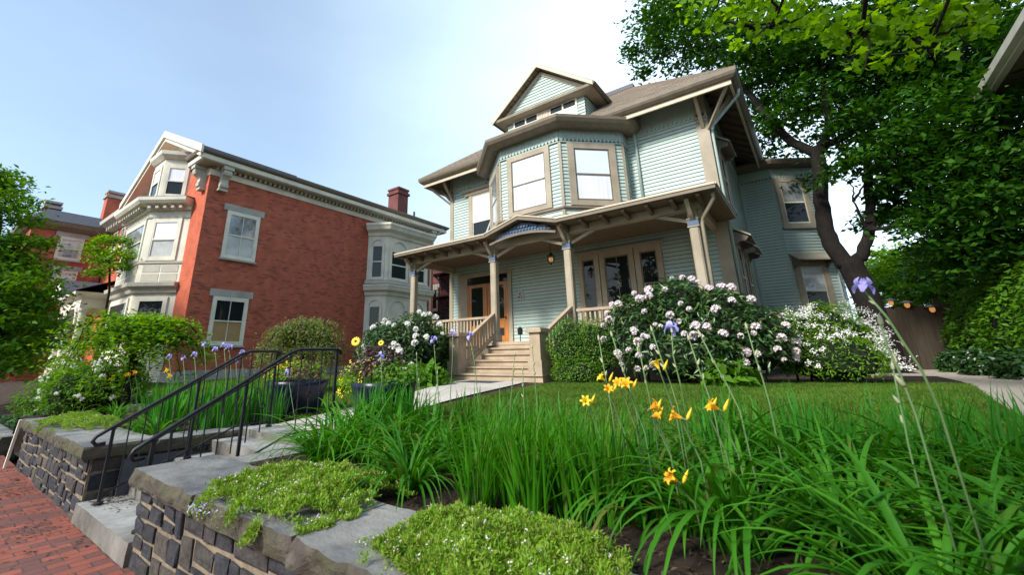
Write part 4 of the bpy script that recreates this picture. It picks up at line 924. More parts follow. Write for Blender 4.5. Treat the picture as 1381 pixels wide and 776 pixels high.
# ---------------------------------------------------------------- right-hand neighbour (only its eave reaches the picture)
NB=root('neighbour_house','grey-gabled neighbouring house whose white-edged eave juts in at top right','house',(6,12,-.2))
mb=MB(); clap(mb,(4.95,13.2),(4.95,4.0),-.2,6.2); mb.build('siding',M['creamd'],NB)
mb=MB(); mb.box(4.98,10,4.05,13.15,-.4,6.2); mb.build('house_core',M['dark'],NB)
mb=MB(); mb.box(4.14,4.95,4.0,14.0,6.02,6.06); mb.build('soffit',M['soffit'],NB)
mb=MB(); mb.box(4.02,4.139,4.0,14.05,5.98,6.10); mb.box(3.90,4.019,4.0,14.07,6.03,6.19); mb.build('gutter',M['cream'],NB)
mb=MB(); mb.prism([(3.92,4,6.195),(10,4,8.6),(10,4,8.4),(4.3,4,6.1)],(0,10.05,0)); mb.build('roof',M['slate'],NB)
# ---------------------------------------------------------------- fence
FN=root('wooden_fence','tall weathered board fence at the end of the gravel path','fence',(3,19,-.1))
r_=random.Random(4); fy=18.8; x=1.2; k=0
mb=MB()
while x<6.0:
    h=1.78+r_.uniform(-.015,.015); k+=1; mb.box(x,x+.15,fy+(.0 if k%2 else .012)+r_.uniform(-.003,.003),fy+(.011 if k%2 else .028),-.15,h); x+=.143
mb.box(1.2,6.0,fy+.03,fy+.07,.3,.4); mb.box(1.2,6.0,fy+.03,fy+.07,1.3,1.4); mb.build('boards',M['fence'],FN)
for x in (1.15,2.3,2.95,4.4,6.0):
    mb=MB(); mb.box(x,x+.13,fy-.04,fy+.1,-.2,1.95); mb.build('post',M['fence'],FN)
for i,(px,py) in enumerate(((1202,411),(1224,414),(1258,420))):
    p=at(px,py,fy-.1); l=root('fence_lantern',('small warm lantern on the fence, leftmost of the three and half behind the tree trunk','small warm lantern on the fence, middle one of three','small warm lantern on the fence nearest the hedge, largest of the three')[i],'lantern',tuple(p),'lanterns along the fence top')
    mb=MB(); mb.lathe([(0,.20),(.04,.18),(.16,.13),(.17,.11),(0,.11)],p,12); mb.box(p[0]-.02,p[0]+.02,p[1],fy-.001,p[2]+.13,p[2]+.16); mb.build('hood',M['iron'],l)
    mb=MB(); mb.lathe([(.06,.105),(.07,.04),(.045,-.02),(0,-.04)],p,12); mb.build('globe',M['glow'],l,smooth=True)
    for a in range(3):
        pass
# ================================================================ PLANTS
def g0(x,y): return float(gz(x,y))
def stuff(o): o['kind']='stuff'; return o
# lawn blades
def lawnblades(name,n,xf,yr,keep,h=(.03,.06)):
    y=rng.uniform(yr[0],yr[1],n); a,b=xf; x=rng.uniform(a,b,n); k=keep(x,y); x,y=x[k],y[k]; m=len(x)
    z=gz(x,y)+.006; hh=rng.uniform(h[0],h[1],m); az=rng.uniform(0,6.283,m); w=rng.uniform(.003,.006,m)*(1+.12*np.hypot(x,y)); ln=rng.normal(0,.5,(m,2))*hh[:,None]
    P=np.stack([np.stack([x-w*np.cos(az),y-w*np.sin(az),z],1),np.stack([x+w*np.cos(az),y+w*np.sin(az),z],1),np.stack([x+ln[:,0],y+ln[:,1],z+hh],1)],1)
    return stuff(npmesh(name,P.reshape(-1,3),np.arange(3*m).reshape(m,3),M['lawn']))
o=lawnblades('lawn_grass',150000,(-4.6,1.9),(3.25,10.8),lambda x,y:(x>walkx(y)+.66+.3*smooth(5,8,y))&(x<gpl(y)-.02)&(y<8.5+np.maximum(0,x+4)*.52)); tag(o,'short mown grass covering the front lawn','grass')
o=lawnblades('lawn_grass',60000,(-16,-5.4),(3.4,8.6),lambda x,y:(x<walkx(y)-.66-.25*smooth(5,8,y))); tag(o,'short mown grass on the lawn left of the concrete walk','grass')
# mulch chips
n=14000; x=np.concatenate([rng.uniform(-4,4,n//2),rng.uniform(-5,1.2,n//2)]); y=np.concatenate([rng.uniform(1.7,3.3,n//2),8.3+rng.uniform(0,2.2,n//2)]); 
o=leaves('bark_mulch',np.stack([x,y,gz(x,y)+.008],1),rng.uniform(.015,.05,n),np.array([0,0,1.])+rng.normal(0,.35,(n,3)),T_LONG,M['mulch']); stuff(o); tag(o,'dark bark mulch scattered over the planting beds','mulch')

# ---- clumps of strap leaves
CL=[0]
def clump(name,label,cat,x,y,n,L,e0,droop,w,m,group,spread=.09,seg=8,fold=.25,dz=0):
    z=g0(x,y)+dz; r=root(name,label,cat,(x,y,z),group)
    a=rng.uniform(0,6.283,n); rr=spread*np.sqrt(rng.random(n)); base=np.stack([x+rr*np.cos(a),y+rr*np.sin(a),np.full(n,z-.01)],1)
    az=a+rng.normal(0,.5,n); u=lambda t:rng.uniform(t[0],t[1],n)
    blades('leaves',base,az,u(L),np.radians(u(e0)),np.radians(u(droop)),u(w),M[m],r,seg,fold,tw=rng.normal(0,.35,n)); return r
def daylily(label,x,y,s=1.0,n=70,group='daylily clumps massed in the front border',m='strap',dz=0,wd=1.0):
    return clump('daylily_clump',label,'daylily',x,y,n,(.42*s,.82*s),(40,86),(70,170),(.016*wd,.030*wd),m,group,.10*s,9,dz=dz)
def irisclump(label,x,y,s=1.0,n=34,group='upright iris leaf fans in the front border',sp=.10):
    return clump('iris_clump',label,'iris',x,y,n,(.36*s,.66*s),(74,94),(2,30),(.018,.032),'iris',group,sp,6,.12)
GL='dense green daylily clump with arching strap leaves in the foreground border'
# right side mass (front row then rows behind)
big=daylily('largest daylily clump at lower right, broad leaves arching over the bare mulch',-.42,2.36,1.08,70,wd=1.3)
for (x,y,s,nn) in [(-.86,2.56,.92,50),(-.02,2.55,1.05,52),(.34,2.5,1.1,56),(.68,2.72,1.12,56),(1.05,2.95,1.1,50),(-1.05,2.9,.95,50),(-.62,2.95,1.0,50),(-.2,3.05,1.0,50),(.22,3.05,1.05,50),(.66,3.3,1.05,50),(.16,2.02,1.08,60),(.50,2.1,1.08,56),(.84,2.35,1.1,50),(-.62,2.45,.9,40)]:
    daylily(GL,x,y,s*.95,int(nn*1.5),wd=1.3)
# left part
fountain=daylily('rounded fountain-shaped daylily clump spilling onto the phlox mat',-2.22,2.12,.78,120)
for (x,y,s,nn) in [(-3.35,2.25,.95,80),(-3.05,2.45,1.0,80),(-2.72,2.55,.95,70),(-3.55,2.55,1.0,80),(-2.35,2.62,.9,70),(-3.2,2.85,1.0,70),(-2.7,2.95,.95,70),(-2.1,2.95,.9,60),(-3.75,2.95,.9,60),(-1.75,2.72,.9,60)]:
    daylily(GL,x,y,s*.95,int(nn*1.15),m='strap' if nn<75 else 'fine',wd=1.05)
# upright fine leaves in the middle
GU='upright sheaf of fine green leaves between the daylilies in mid border'
for (x,y) in [(-1.66,2.12),(-1.5,2.28),(-1.34,2.14),(-1.18,2.3),(-1.42,2.5),(-1.72,2.4),(-1.12,2.55),(-1.0,2.32)]:
    clump('grass_clump',GU,'grass clump',x,y,70,(.34,.62),(70,95),(6,60),(.011,.020),'fine','upright leaf sheaves in mid border',.10,7)
GI='fan of stiff upright iris leaves at the back of the front border'
for i in range(26):
    x=-3.9+5.2*i/25+rng.normal(0,.06); irisclump(GI,x,3.12+rng.uniform(-.12,.3)+max(0,x)*.2,.85,18)
for (x,y) in [(.55,3.3),(.95,3.5),(.25,3.45),(1.15,3.2)]: irisclump('broad blue-green iris leaf fan at far right of the border',x,y,.95,16,'iris fans at far right')
for i in range(16):
    irisclump(GI,-.7+2.2*i/15+rng.normal(0,.05),3.38+rng.uniform(-.1,.22)+.1*max(0,i-8)/8,.98,24)
for i in range(7): daylily(GL,-.6+2.0*i/6,3.28+.05*(i%3),1.05,70,wd=1.2)
for (x,y) in [(-3.62,3.15),(-3.72,2.92),(-3.5,3.35),(-3.85,3.2)]: irisclump(GI,x,y,1.0,34)
for (x,y) in [(-5.8,3.12),(-6.15,3.05),(-6.5,3.15),(-6.85,3.2)]: irisclump('leafy iris clump in the bed behind the left stone wall',x,y,.95,40,'iris clumps behind the left wall',.16)
# left bed
for (x,y) in [(-6.0,2.35),(-6.35,2.1),(-6.5,2.6),(-6.9,2.3),(-7.2,2.6),(-6.1,2.75),(-6.75,2.9),(-7.5,2.3),(-7.7,2.75),(-5.9,2.55)]:
    irisclump('leafy iris clump in the bed behind the left stone wall',x,y,1.0,44,'iris clumps behind the left wall',.16)
for (x,y) in [(-6.1,1.92),(-6.6,1.9)]: daylily('pale arching daylily tuft at the back edge of the left wall cap',x,y,.6,30,'tufts on the left wall')
# ---- mats of creeping phlox on the wall tops
def phlox(label,x0,x1,y0,y1,zt,n,fl,fm):
    c=((x0+x1)/2,(y0+y1)/2); r=root('phlox_mat',label,'phlox',(c[0],c[1],zt)); 
    X=rng.uniform(-1,1,n*2); Y_=rng.uniform(-1,1,n*2); rad=np.hypot(X,Y_); lump=np.array([mnoise.noise(Vector((a*3+c[0],b*3,0.3))) for a,b in zip(X,Y_)])
    l3=np.array([mnoise.noise(Vector((a*5+c[0]*3,b*5,7.3))) for a,b in zip(X,Y_)]); k=rad+lump*.40+np.clip(l3,-.2,1)*.75*smooth(.2,.8,rad)+rng.normal(0,.07,len(rad))<.95; X,Y_,rad,lump=X[k],Y_[k],rad[k],lump[k]
    l2=np.array([mnoise.noise(Vector((a*9+c[0],b*9,2.3))) for a,b in zip(X,Y_)]); H_=.075*(1-np.clip(rad,0,1)**2.6)+.05*lump+.045*l2+.02
    px,py=c[0]+X*(x1-x0)/2,c[1]+Y_*(y1-y0)/2; over=np.clip(1.20-py,0,1)
    P=np.stack([px,py,zt+np.maximum(H_,.004)*rng.uniform(.55,1.05,len(px))-over*1.3],1)
    leaves('foliage',P,rng.uniform(.011,.028,len(P)),rng.normal(0,1,P.shape)+[0,-.3,.4],T_LONG,M['moss'],r,axis=np.array([0,0,1.])+rng.normal(0,.55,P.shape))
    j=rng.choice(len(P),min(fl,len(P)),replace=False); Q=P[j]+[0,0,.012]; Q[:,2]+=.01
    Q=np.repeat(Q,4,0)+rng.normal(0,.005,(len(Q)*4,3)); o=leaves('blossom',Q,rng.uniform(.007,.012,len(Q)),np.array([0,-.4,1.])+rng.normal(0,.4,Q.shape),T_LEAF,M[fm],r); stuff(o); return r
phlox('yellow-green creeping phlox mat cushioned over the foreground wall caps near the street steps',-3.20,-1.95,1.14,2.05,CZ,46000,190,'pinkw')
phlox('bright green creeping phlox mat at bottom centre, flecked with white flowers',-1.72,-.66,1.16,2.02,CZ-.02,56000,150,'pinkw')
phlox('creeping phlox mat draped over the front of the left stone wall',-8.6,-6.7,1.16,1.95,CZ,22000,110,'pinkw')
for lab,px,py in (('small lavender phlox tuft drooping over the wall cap edge, left of its pair',268,686),('lavender phlox tuft spilling below the yellow-green mat, right of its pair',300,690)):
    p=atz(px,py,-.33); r=root('phlox_tuft',lab,'phlox',tuple(p)); Q=p+rng.normal(0,1,(60,3))*[.045,.02,.014]; leaves('blossom',Q,rng.uniform(.012,.02,60),np.array([0,-1,.8])+rng.normal(0,.4,Q.shape),T_LEAF,M['purple'],r)
    Q=p+rng.normal(0,1,(160,3))*[.05,.03,.018]+[0,.02,-.005]; leaves('foliage',Q,rng.uniform(.012,.026,160),np.array([0,-.5,1.])+rng.normal(0,.5,Q.shape),T_LONG,M['moss'],r)
# ivy beyond the wall
n=5000; x=rng.uniform(-14,-10.5,n); y=rng.uniform(1.45,3.2,n); P=np.stack([x,y,gz(x,y)+rng.uniform(.02,.10,n)],1); o=leaves('ivy_ground_cover',P,rng.uniform(.05,.10,n),np.array([0,-.2,1.])+rng.normal(0,.35,P.shape),T_LEAF,M['leafdark']); stuff(o); tag(o,'dark green ivy carpeting the slope beyond the left wall','ivy')

# ---- flowers
def petal(L,W,path,k=5,wv=.0):
    "petal as grid: path(s)->(r,z) ; returns verts, quads in the x-z plane, width along y"
    vs=[];fs=[]
    for i in range(k+1):
        s=i/k; r_,z=path(s); w=W*math.sin(math.pi*(.12+.80*s))**.8*.5
        for j in (-1,-.33,.33,1): vs.append((r_,w*j,z+abs(j)*wv*math.sin(math.pi*s)+.004*math.sin(9*s+5*j)))
    for i in range(k):
        for j in range(3): a=i*4+j; fs.append((a,a+1,a+5,a+4))
    return np.array(vs),fs
def flowermesh(name,parts,mats):
    me=bpy.data.meshes.new(name); V_=[];F_=[];MI=[]
    for (vs,fs),az,mi in parts:
        c,s=math.cos(az),math.sin(az); b=len(V_)
        for v in vs: V_.append((v[0]*c-v[1]*s,v[0]*s+v[1]*c,v[2]))
        for f in fs: F_.append(tuple(b+i for i in f)); MI.append(mi)
    me.from_pydata(V_,[],F_); [me.materials.append(M[m]) for m in mats]; me.polygons.foreach_set('material_index',MI); me.polygons.foreach_set('use_smooth',[True]*len(F_)); return me
def ptube(r,z0,z1): 
    vs=[(r*math.cos(a),r*math.sin(a),z) for z in (z0,z1) for a in np.linspace(0,6.283,7)[:-1]]
    return np.array(vs),[(i,(i+1)%6,6+(i+1)%6,6+i) for i in range(6)]
std=petal(1,.055,lambda s:(.008+.034*math.sin(math.pi*s*.85),.008+.062*s),6,-.006)
fal=petal(1,.052,lambda s:(.008+.052*math.sin(min(1,s*1.15)*math.pi/2),.012+.018*math.sin(s*2.4)-.062*s**2.2),7,-.006)
IRIS=flowermesh('iris_flower',[(std,i*2.094+.3,0) for i in range(3)]+[(fal,i*2.094+1.35,0) for i in range(3)]+[(ptube(.009,-.03,.012),0,1)],['purple','bud'])
lp=petal(1,.034,lambda s:(.006+.060*s**1.5,.075*math.sin(s*2.0)-.006),6,.004)
LILY=flowermesh('daylily_flower',[(lp,i*1.047,0) for i in range(6)]+[(ptube(.007,-.04,.01),0,1),(petal(1,.004,lambda s:(.004+.02*s,.07*s),3),.5,2),(petal(1,.004,lambda s:(.004+.02*s,.075*s),3),2.6,2)],['orange','stem','yellow'])
LILYY=LILY.copy(); LILYY.materials[0]=M['yellow']
def trussmesh(name,m,R=.085,k=16):
    parts=[];V_=[];F_=[]
    for i in range(k):
        z=.98-1.25*i/k; a=i*2.39996; q=math.sqrt(max(0,1-z*z)); d=V(q*math.cos(a),q*math.sin(a),z); c=d*R*.62; t=nrm(np.cross(d,V(.3,.2,.9))); b=np.cross(d,t)
        for j in range(5):
            an=j*1.2566+i; e=t*math.cos(an)+b*math.sin(an); e2=t*math.cos(an+.52)+b*math.sin(an+.52); e1=t*math.cos(an-.52)+b*math.sin(an-.52); n0=len(V_)
            V_+= [tuple(c),tuple(c+d*R*.26+e1*R*.30),tuple(c+d*R*.40+e*R*.50),tuple(c+d*R*.26+e2*R*.30)]; F_.append((n0,n0+1,n0+2,n0+3))
    me=bpy.data.meshes.new(name); me.from_pydata(V_,[],F_); me.materials.append(M[m]); return me
TW=trussmesh('flower_truss','white'); TP=trussmesh('flower_truss','pinkw')
def budprof(mb,p,d,L,r,m=1):
    d=nrm(d); mb.tube([p,p+d*L*.25,p+d*L*.6,p+d*L],[r*.5,r,r*.8,r*.1],6,m)
def irisstalk(label,pts,bloom=False,s=1.0,buds=2,group=None,drop=.5):
    "flowering stem through points from top to bottom, carried on down to the soil"
    pts=[np.array(p,float) for p in pts]; top=pts[0]; low=pts[-1]; d=nrm(low-pts[-2]); 
    gzv=g0(low[0],low[1]); k=0
    if low[2]>gzv+.03: pts.append(V(low[0]+d[0]*.10,low[1]+d[1]*.1+.02,gzv-.02))
    r=root('iris',label,'iris',tuple(pts[-1]),group); mb=MB(); mb.tube(pts,[.003]+[.0038]*(len(pts)-1),7); st=mb.build('stem',M['stem'],r,smooth=True)
    if bloom: inst('flower',IRIS,r,top+V(0,0,.01),(rng.normal(0,.12),rng.normal(0,.12),rng.uniform(0,6.28)),s)
    P=[np.array(p) for p in pts]; L=[0]
    for a,b in zip(P[:-1],P[1:]): L.append(L[-1]+np.linalg.norm(b-a))
    def along(t):
        for i in range(len(P)-1):
            if L[i+1]>=t: f_=(t-L[i])/(L[i+1]-L[i]+1e-9); return P[i]+(P[i+1]-P[i])*f_,nrm(P[i]-P[i+1])
        return P[-1],V(0,0,1)
    for k in range(buds):
        p,dv=along(.0 if (k==0 and not bloom) else .055+.075*k); a=rng.uniform(0,6.28); b=MB()
        off=V(math.cos(a),math.sin(a),0)*(.0 if (k==0 and not bloom) else .55); budprof(b,p,dv+off,.045*s,.009*s); b.build('bud',M['bud'],r,smooth=True)
    return r
Yb=2.05
big=irisstalk('large lavender iris bloom on a tall leaning stem in front of the tree trunk',[at(1165,392,1.98),at(1196,428,1.98),at(1218,462,2.0),at(1243,500,2.0),at(1268,555,2.05)],True,.5,3)
irisstalk('half-open violet iris bud beside the tall leaning bloom',[at(1189,440,2.1),at(1195,465,2.1),at(1212,500,2.1),at(1235,560,2.1)],False,1.0,3)
irisstalk('single lavender iris bloom in front of the pink rhododendron',[at(906,447,2.7),at(908,480,2.7),at(918,520,2.7),at(925,560,2.7)],True,.68,3)
irisstalk('lavender iris bloom in front of the newel post cap, rightmost of three by the steps',[at(634,456,3.4),at(640,490,3.4),at(645,540,3.4)],True,.75,2)
irisstalk('pale lavender iris bloom at the left edge of the newel post',[at(611,452,3.45),at(610,490,3.45),at(607,540,3.45)],True,.72,2)
irisstalk('small lavender iris bloom against the left boxwood hedge',[at(585,461,3.4),at(588,500,3.4),at(592,545,3.4)],True,.68,2)
irisstalk('lavender iris bloom in front of the right blue planter',[at(514,482,3.05),at(515,515,3.05),at(517,550,3.05)],True,.68,2)
irisstalk('lavender iris bloom seen through the bars of the near handrail',[at(388,504,3.2),at(392,530,3.2),at(396,555,3.2)],True,.7,1)
for i,(px,py) in enumerate(((228,483),(247,485),(275,466),(290,473),(302,468),(309,470),(318,488),(326,478),(262,480))):
    irisstalk('lavender iris bloom in the bed behind the left stone wall, by the brick house',[at(px,py,2.5+.08*(i%4)),at(px+2,py+22,2.5+.08*(i%4)),at(px+3,py+45,2.5+.08*(i%4))],True,.65,1,'lavender irises behind the left wall')
irisstalk('lone lavender iris bloom among the white flowers at far left',[at(95,523,2.0),at(97,540,2.0),at(99,556,2.0)],True,.8,1)
GB='tall iris stalk with closed papery buds rising above the border leaves'
for (px,py,dx,Y) in ((808,460,18,2.55),(826,455,32,2.5),(862,470,20,2.7),(880,448,34,2.6),(946,455,52,2.35),(1008,445,30,2.6),(1205,500,20,2.5),(718,470,8,3.1),(694,480,-8,3.1),(705,500,4,3.0),(590,505,4,3.3),(562,480,2,3.4),(565,515,2,3.3),(930,460,34,2.6)):
    irisstalk(GB,[at(px,py,Y),at(px+dx*.35,py+36,Y),at(px+dx*.7,py+68,Y),at(px+dx,py+100,Y)],False,.85,3,'budded iris stalks in the front border')
def lilyscape(par,px,py,Y,s=1.0,yel=False,tilt=.9,az=-1.2):
    p=at(px,py,Y); b=V(p[0]+.05,p[1]+.12,g0(p[0],p[1]+.1)); mb=MB(); mb.tube([b,b+(p-b)*.6+V(.02,.03,.03),p+V(0,.03,-.03),p],[.005,.0045,.004,.003],6); st=mb.build('flower_stalk',M['stem'],par,smooth=True)
    inst('flower',LILYY if yel else LILY,st,p,(tilt*math.cos(az+1.57),tilt*math.sin(az+1.57),rng.uniform(0,6)),s*.68)
    q=MB(); budprof(q,p+V(.02,.02,-.01),V(.5,.1,1),.06,.008); q.build('flower_bud',M['yellow'],st,smooth=True)
LC=daylily('daylily clump with orange and yellow trumpet flowers at mid border, by the lawn edge',-.86,2.42,.95,50)
for (px,py,Y,s,yl,t,a) in ((846,523,2.35,.85,False,.8,-1.6),(835,520,2.4,.7,False,.9,-2.4),(878,551,2.25,.75,False,1.0,-1.2),(880,562,2.25,.6,False,1.5,-.6),(918,564,2.2,.85,False,1.2,0),(968,552,2.3,.75,False,1.1,.2),(952,550,2.3,.6,True,1.1,2.8),(815,513,2.5,.7,True,.9,-2),(790,543,2.3,.7,True,1.3,-2.4),(888,497,2.5,.8,True,.4,-1),(820,528,2.4,.65,False,1.0,-1.0),(912,649,2.05,.8,False,1.0,-1.5)): lilyscape(LC,px,py,Y,s,yl,t,a)
LB=daylily('daylily clump with yellow flowers under the weeping tree in the left bed',-8.3,2.05,.7,40,None)
for (px,py) in ((172,508),(180,505),(222,502),(226,510),(150,514)): lilyscape(LB,px,py,2.2,.95,px>200,.7,-1)

# ---- shrubs
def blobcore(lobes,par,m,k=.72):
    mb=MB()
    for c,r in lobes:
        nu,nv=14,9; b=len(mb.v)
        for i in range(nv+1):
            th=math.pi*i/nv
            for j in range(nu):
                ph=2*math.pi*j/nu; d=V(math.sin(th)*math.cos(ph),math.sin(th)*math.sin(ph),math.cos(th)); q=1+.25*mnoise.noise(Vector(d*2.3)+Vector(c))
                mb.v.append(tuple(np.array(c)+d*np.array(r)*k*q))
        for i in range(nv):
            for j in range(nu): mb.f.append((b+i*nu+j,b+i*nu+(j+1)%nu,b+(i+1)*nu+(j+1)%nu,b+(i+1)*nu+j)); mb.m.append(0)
    return mb.build('dark_inner_core',M[m],par)
M['inner']=mat('dark_inner_core',(.012,.022,.008),(.006,.010,.005),scale=12,rough=1,bump=0)  # dark solid added inside each shrub to block the view through its leaves
def shrub(name,label,cat,lobes,n,size,tpl,m,tr=None,ntr=0,ts=1.0,stems=5,up=.55,core=.72,group=None,facing=None):
    c0=np.mean([np.array(c) for c,r in lobes],0); z0=g0(c0[0],c0[1]); r=root(name,label,cat,(c0[0],c0[1],z0),group)
    vol=np.array([(rr[0]*rr[1]*rr[2])**.667 for _,rr in lobes]); vol/=vol.sum(); P=[];D=[]
    for (c,rr),v in zip(lobes,vol):
        p,d=ell(int(n*v),c,rr,.72,-.6); lump=np.array([mnoise.noise(Vector(q*2.6)) for q in p]); p=p+d*(lump*.22*np.array(rr).mean())[:,None]; P.append(p);D.append(d)
    P=np.concatenate(P);D=np.concatenate(D); k=P[:,2]>z0+.03; P,D=P[k],D[k]
    leaves('foliage',P,rng.uniform(size[0],size[1],len(P)),D*(1-up)+np.array([0,0,up])+rng.normal(0,.42,P.shape),tpl,M[m],r)
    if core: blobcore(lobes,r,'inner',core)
    for i in range(stems):
        a=rng.uniform(0,6.28); mb=MB(); c,rr=lobes[i%len(lobes)]; limb(mb,[V(c[0]+.1*math.cos(a),c[1]+.1*math.sin(a),z0-.02),V(c[0]+.3*rr[0]*math.cos(a),c[1]+.3*rr[1]*math.sin(a),z0+.35*(c[2]+rr[2]-z0)),V(c[0]+.6*rr[0]*math.cos(a),c[1]+.6*rr[1]*math.sin(a),c[2]+.3*rr[2])],.022,.008,6,.01); mb.build('stem',M['bark'],r)
    if tr:
        cnt=0; tries=0
        while cnt<ntr and tries<ntr*60:
            tries+=1; c,rr=lobes[rng.choice(len(lobes),p=vol)]; d=rng.normal(size=3); d/=np.linalg.norm(d); p=np.array(c)+d*np.array(rr)*1.03
            v=CAM-p; v/=np.linalg.norm(v)
            if d@v<-.15 or p[2]<z0+.25 or d[2]<-.45: continue
            if any(np.sum(((p-np.array(c2))/np.array(r2))**2)<.85 for c2,r2 in lobes if c2 is not c): continue
            s=ts*rng.uniform(.55,1.2); nd=nrm(d*.6+V(0,0,.6)); inst('flower_truss',tr,r,p,(math.acos(max(-1,min(1,nd[2])))*0+rng.normal(0,.25)-nd[1]*.7,nd[0]*.7+rng.normal(0,.2),rng.uniform(0,6)),s); cnt+=1
    return r
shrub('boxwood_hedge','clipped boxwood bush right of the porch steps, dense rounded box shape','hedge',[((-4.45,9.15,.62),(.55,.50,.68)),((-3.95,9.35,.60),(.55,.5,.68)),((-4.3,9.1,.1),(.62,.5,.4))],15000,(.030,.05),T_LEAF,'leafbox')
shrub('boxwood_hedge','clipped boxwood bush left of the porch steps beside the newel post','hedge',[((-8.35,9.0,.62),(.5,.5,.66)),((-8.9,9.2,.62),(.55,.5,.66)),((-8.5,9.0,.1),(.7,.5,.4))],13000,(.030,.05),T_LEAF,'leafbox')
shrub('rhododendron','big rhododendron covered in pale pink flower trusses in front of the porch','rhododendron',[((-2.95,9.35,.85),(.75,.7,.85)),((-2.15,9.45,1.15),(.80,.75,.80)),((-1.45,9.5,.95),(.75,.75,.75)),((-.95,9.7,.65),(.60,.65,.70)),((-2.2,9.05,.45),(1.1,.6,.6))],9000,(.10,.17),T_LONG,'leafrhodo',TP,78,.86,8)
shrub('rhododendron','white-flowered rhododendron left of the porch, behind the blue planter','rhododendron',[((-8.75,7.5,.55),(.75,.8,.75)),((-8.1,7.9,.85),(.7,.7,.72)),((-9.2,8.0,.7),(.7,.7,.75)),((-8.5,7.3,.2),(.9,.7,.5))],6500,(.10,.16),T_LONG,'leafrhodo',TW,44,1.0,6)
dz=shrub('deutzia','spreading shrub smothered in small white blossom beside the pink rhododendron','shrub',[((-.35,10.6,.55),(.65,.6,.72)),((.25,10.75,.65),(.62,.6,.72)),((.48,10.95,.5),(.40,.5,.62)),((.1,10.3,.3),(.9,.55,.5))],9000,(.05,.09),T_LONG,'leaflight',stems=6)
P=[]
for c,rr in [((-.35,10.6,.55),(.67,.62,.75)),((.25,10.75,.65),(.64,.62,.75)),((.48,10.95,.5),(.42,.52,.65)),((.1,10.3,.3),(.9,.56,.52))]:
    p,d=ell(62,c,rr,.99,-.3)
    for q,dd in zip(p,d):
        kk=14; s_=np.linspace(0,.32,kk); tdir=nrm(V(dd[0],dd[1],-.15)); P.append(q+s_[:,None]*tdir*.6+rng.normal(0,.022,(kk,3))+[0,0,.02])
P=np.concatenate(P); P=np.repeat(P,2,0)+rng.normal(0,.014,(len(P)*2,3)); stuff(leaves('blossom',P,rng.uniform(.022,.04,len(P)),np.array([0,-.6,.8])+rng.normal(0,.5,P.shape),T_LEAF,M['white'],dz))
shrub('peony','white peony bush in full flower beyond the end of the left stone wall','peony',[((-10.95,2.15,-.1),(.6,.6,.5)),((-10.6,2.5,.05),(.55,.6,.45))],3500,(.06,.11),T_LONG,'leafmid',TW,22,.62,5)
shrub('peony','white peony bush at the far left edge, nearest the dark tree','peony',[((-12.4,2.1,-.25),(.75,.6,.5)),((-11.8,2.3,.0),(.6,.6,.5))],3500,(.06,.11),T_LONG,'leafmid',TW,18,.65,5)
shrub('shrub','loose light green bush between the porch post and the brick house','shrub',[((-11.85,11.9,1.35),(.55,.55,.75)),((-12.3,12.2,.8),(.7,.6,.9)),((-11.6,11.7,.6),(.5,.5,.9))],5000,(.07,.12),T_LEAF,'leafmid')
shrub('hosta','low broad-leaved green plant on the lawn edge beside the right planter','plant',[((-7.1,7.2,.0),(.5,.4,.3))],260,(.18,.30),T_LEAF,'leafmid',core=0,stems=0)
shrub('hosta','broad-leaved plant at the foot of the pink rhododendron','plant',[((-1.35,8.75,.02),(.4,.3,.28))],160,(.16,.28),T_LEAF,'leafmid',core=0,stems=0)
# right-hand vine-clad hedge
hl=[]
for i in range(9):
    y=12.2+i*.8; hl.append(((3.75+.10*(i%3)-.04*i,y,.55+.25*(i%2)),(.75,.7,1.0))); hl.append(((3.95+.08*(i%2),y+.3,1.45),(.75,.75,.85)))
shrub('leafy_hedge','tall leafy hedge along the right of the gravel path','hedge',hl,22000,(.10,.17),T_LEAF,'leafmid',stems=9)
sl=[((2.95,13.2,.12),(.4,.5,.35)),((2.8,15.0,.1),(.4,.6,.35)),((2.75,17.0,.1),(.4,.6,.35))]
shrub('fern_bed','low green foliage skirting the hedge by the gravel path','plant',sl,2600,(.09,.16),T_LEAF,'leafdark',stems=0)
# planters
def planter(label,x,y,rad,h,kind):
    z=g0(x,y); r=root('planter',label,'planter',(x,y,z)); mb=MB(); mb.lathe([(0,.02),(rad*.66,.0),(rad*.72,.02),(rad*.95,h*.85),(rad,h),(rad*.93,h),(rad*.90,h-.06),(0,h-.07)],(x,y,z),28); mb.build('pot',M['pot'],r,smooth=True)
    mb=MB(); mb.lathe([(rad*.9,h-.05),(rad*.5,h-.03),(0,h-.02)],(x,y,z),20); mb.build('soil',M['soil'],r); return r,z+h
p1,zt=planter('low navy-blue glazed planter right of the walk, spilling mixed flowers',-4.26,3.62,.40,.50,0)
def tuft(par,c,r,n,size,m,tpl=T_LEAF,up=.5): 
    p,d=ell(n,c,r,.3,-.2); leaves('foliage',p,rng.uniform(size[0],size[1],len(p)),d*(1-up)+np.array([0,0,up])+rng.normal(0,.4,p.shape),tpl,M[m],par)
tuft(p1,(-4.35,3.6,zt+.10),(.34,.34,.36),420,(.05,.09),'leafpurple'); tuft(p1,(-4.05,3.65,zt+.02),(.42,.36,.22),600,(.04,.08),'leafmid'); tuft(p1,(-4.6,3.45,zt-.06),(.24,.22,.28),450,(.03,.06),'leaflight')
p,d=ell(60,(-4.5,3.45,zt-.02),(.30,.28,.30),.8,-.5); stuff(leaves('blossom',np.repeat(p,3,0)+rng.normal(0,.012,(len(p)*3,3)),rng.uniform(.02,.035,len(p)*3),np.array([0,-.8,.5])+rng.normal(0,.4,(len(p)*3,3)),T_LEAF,M['yellow'],p1)); 
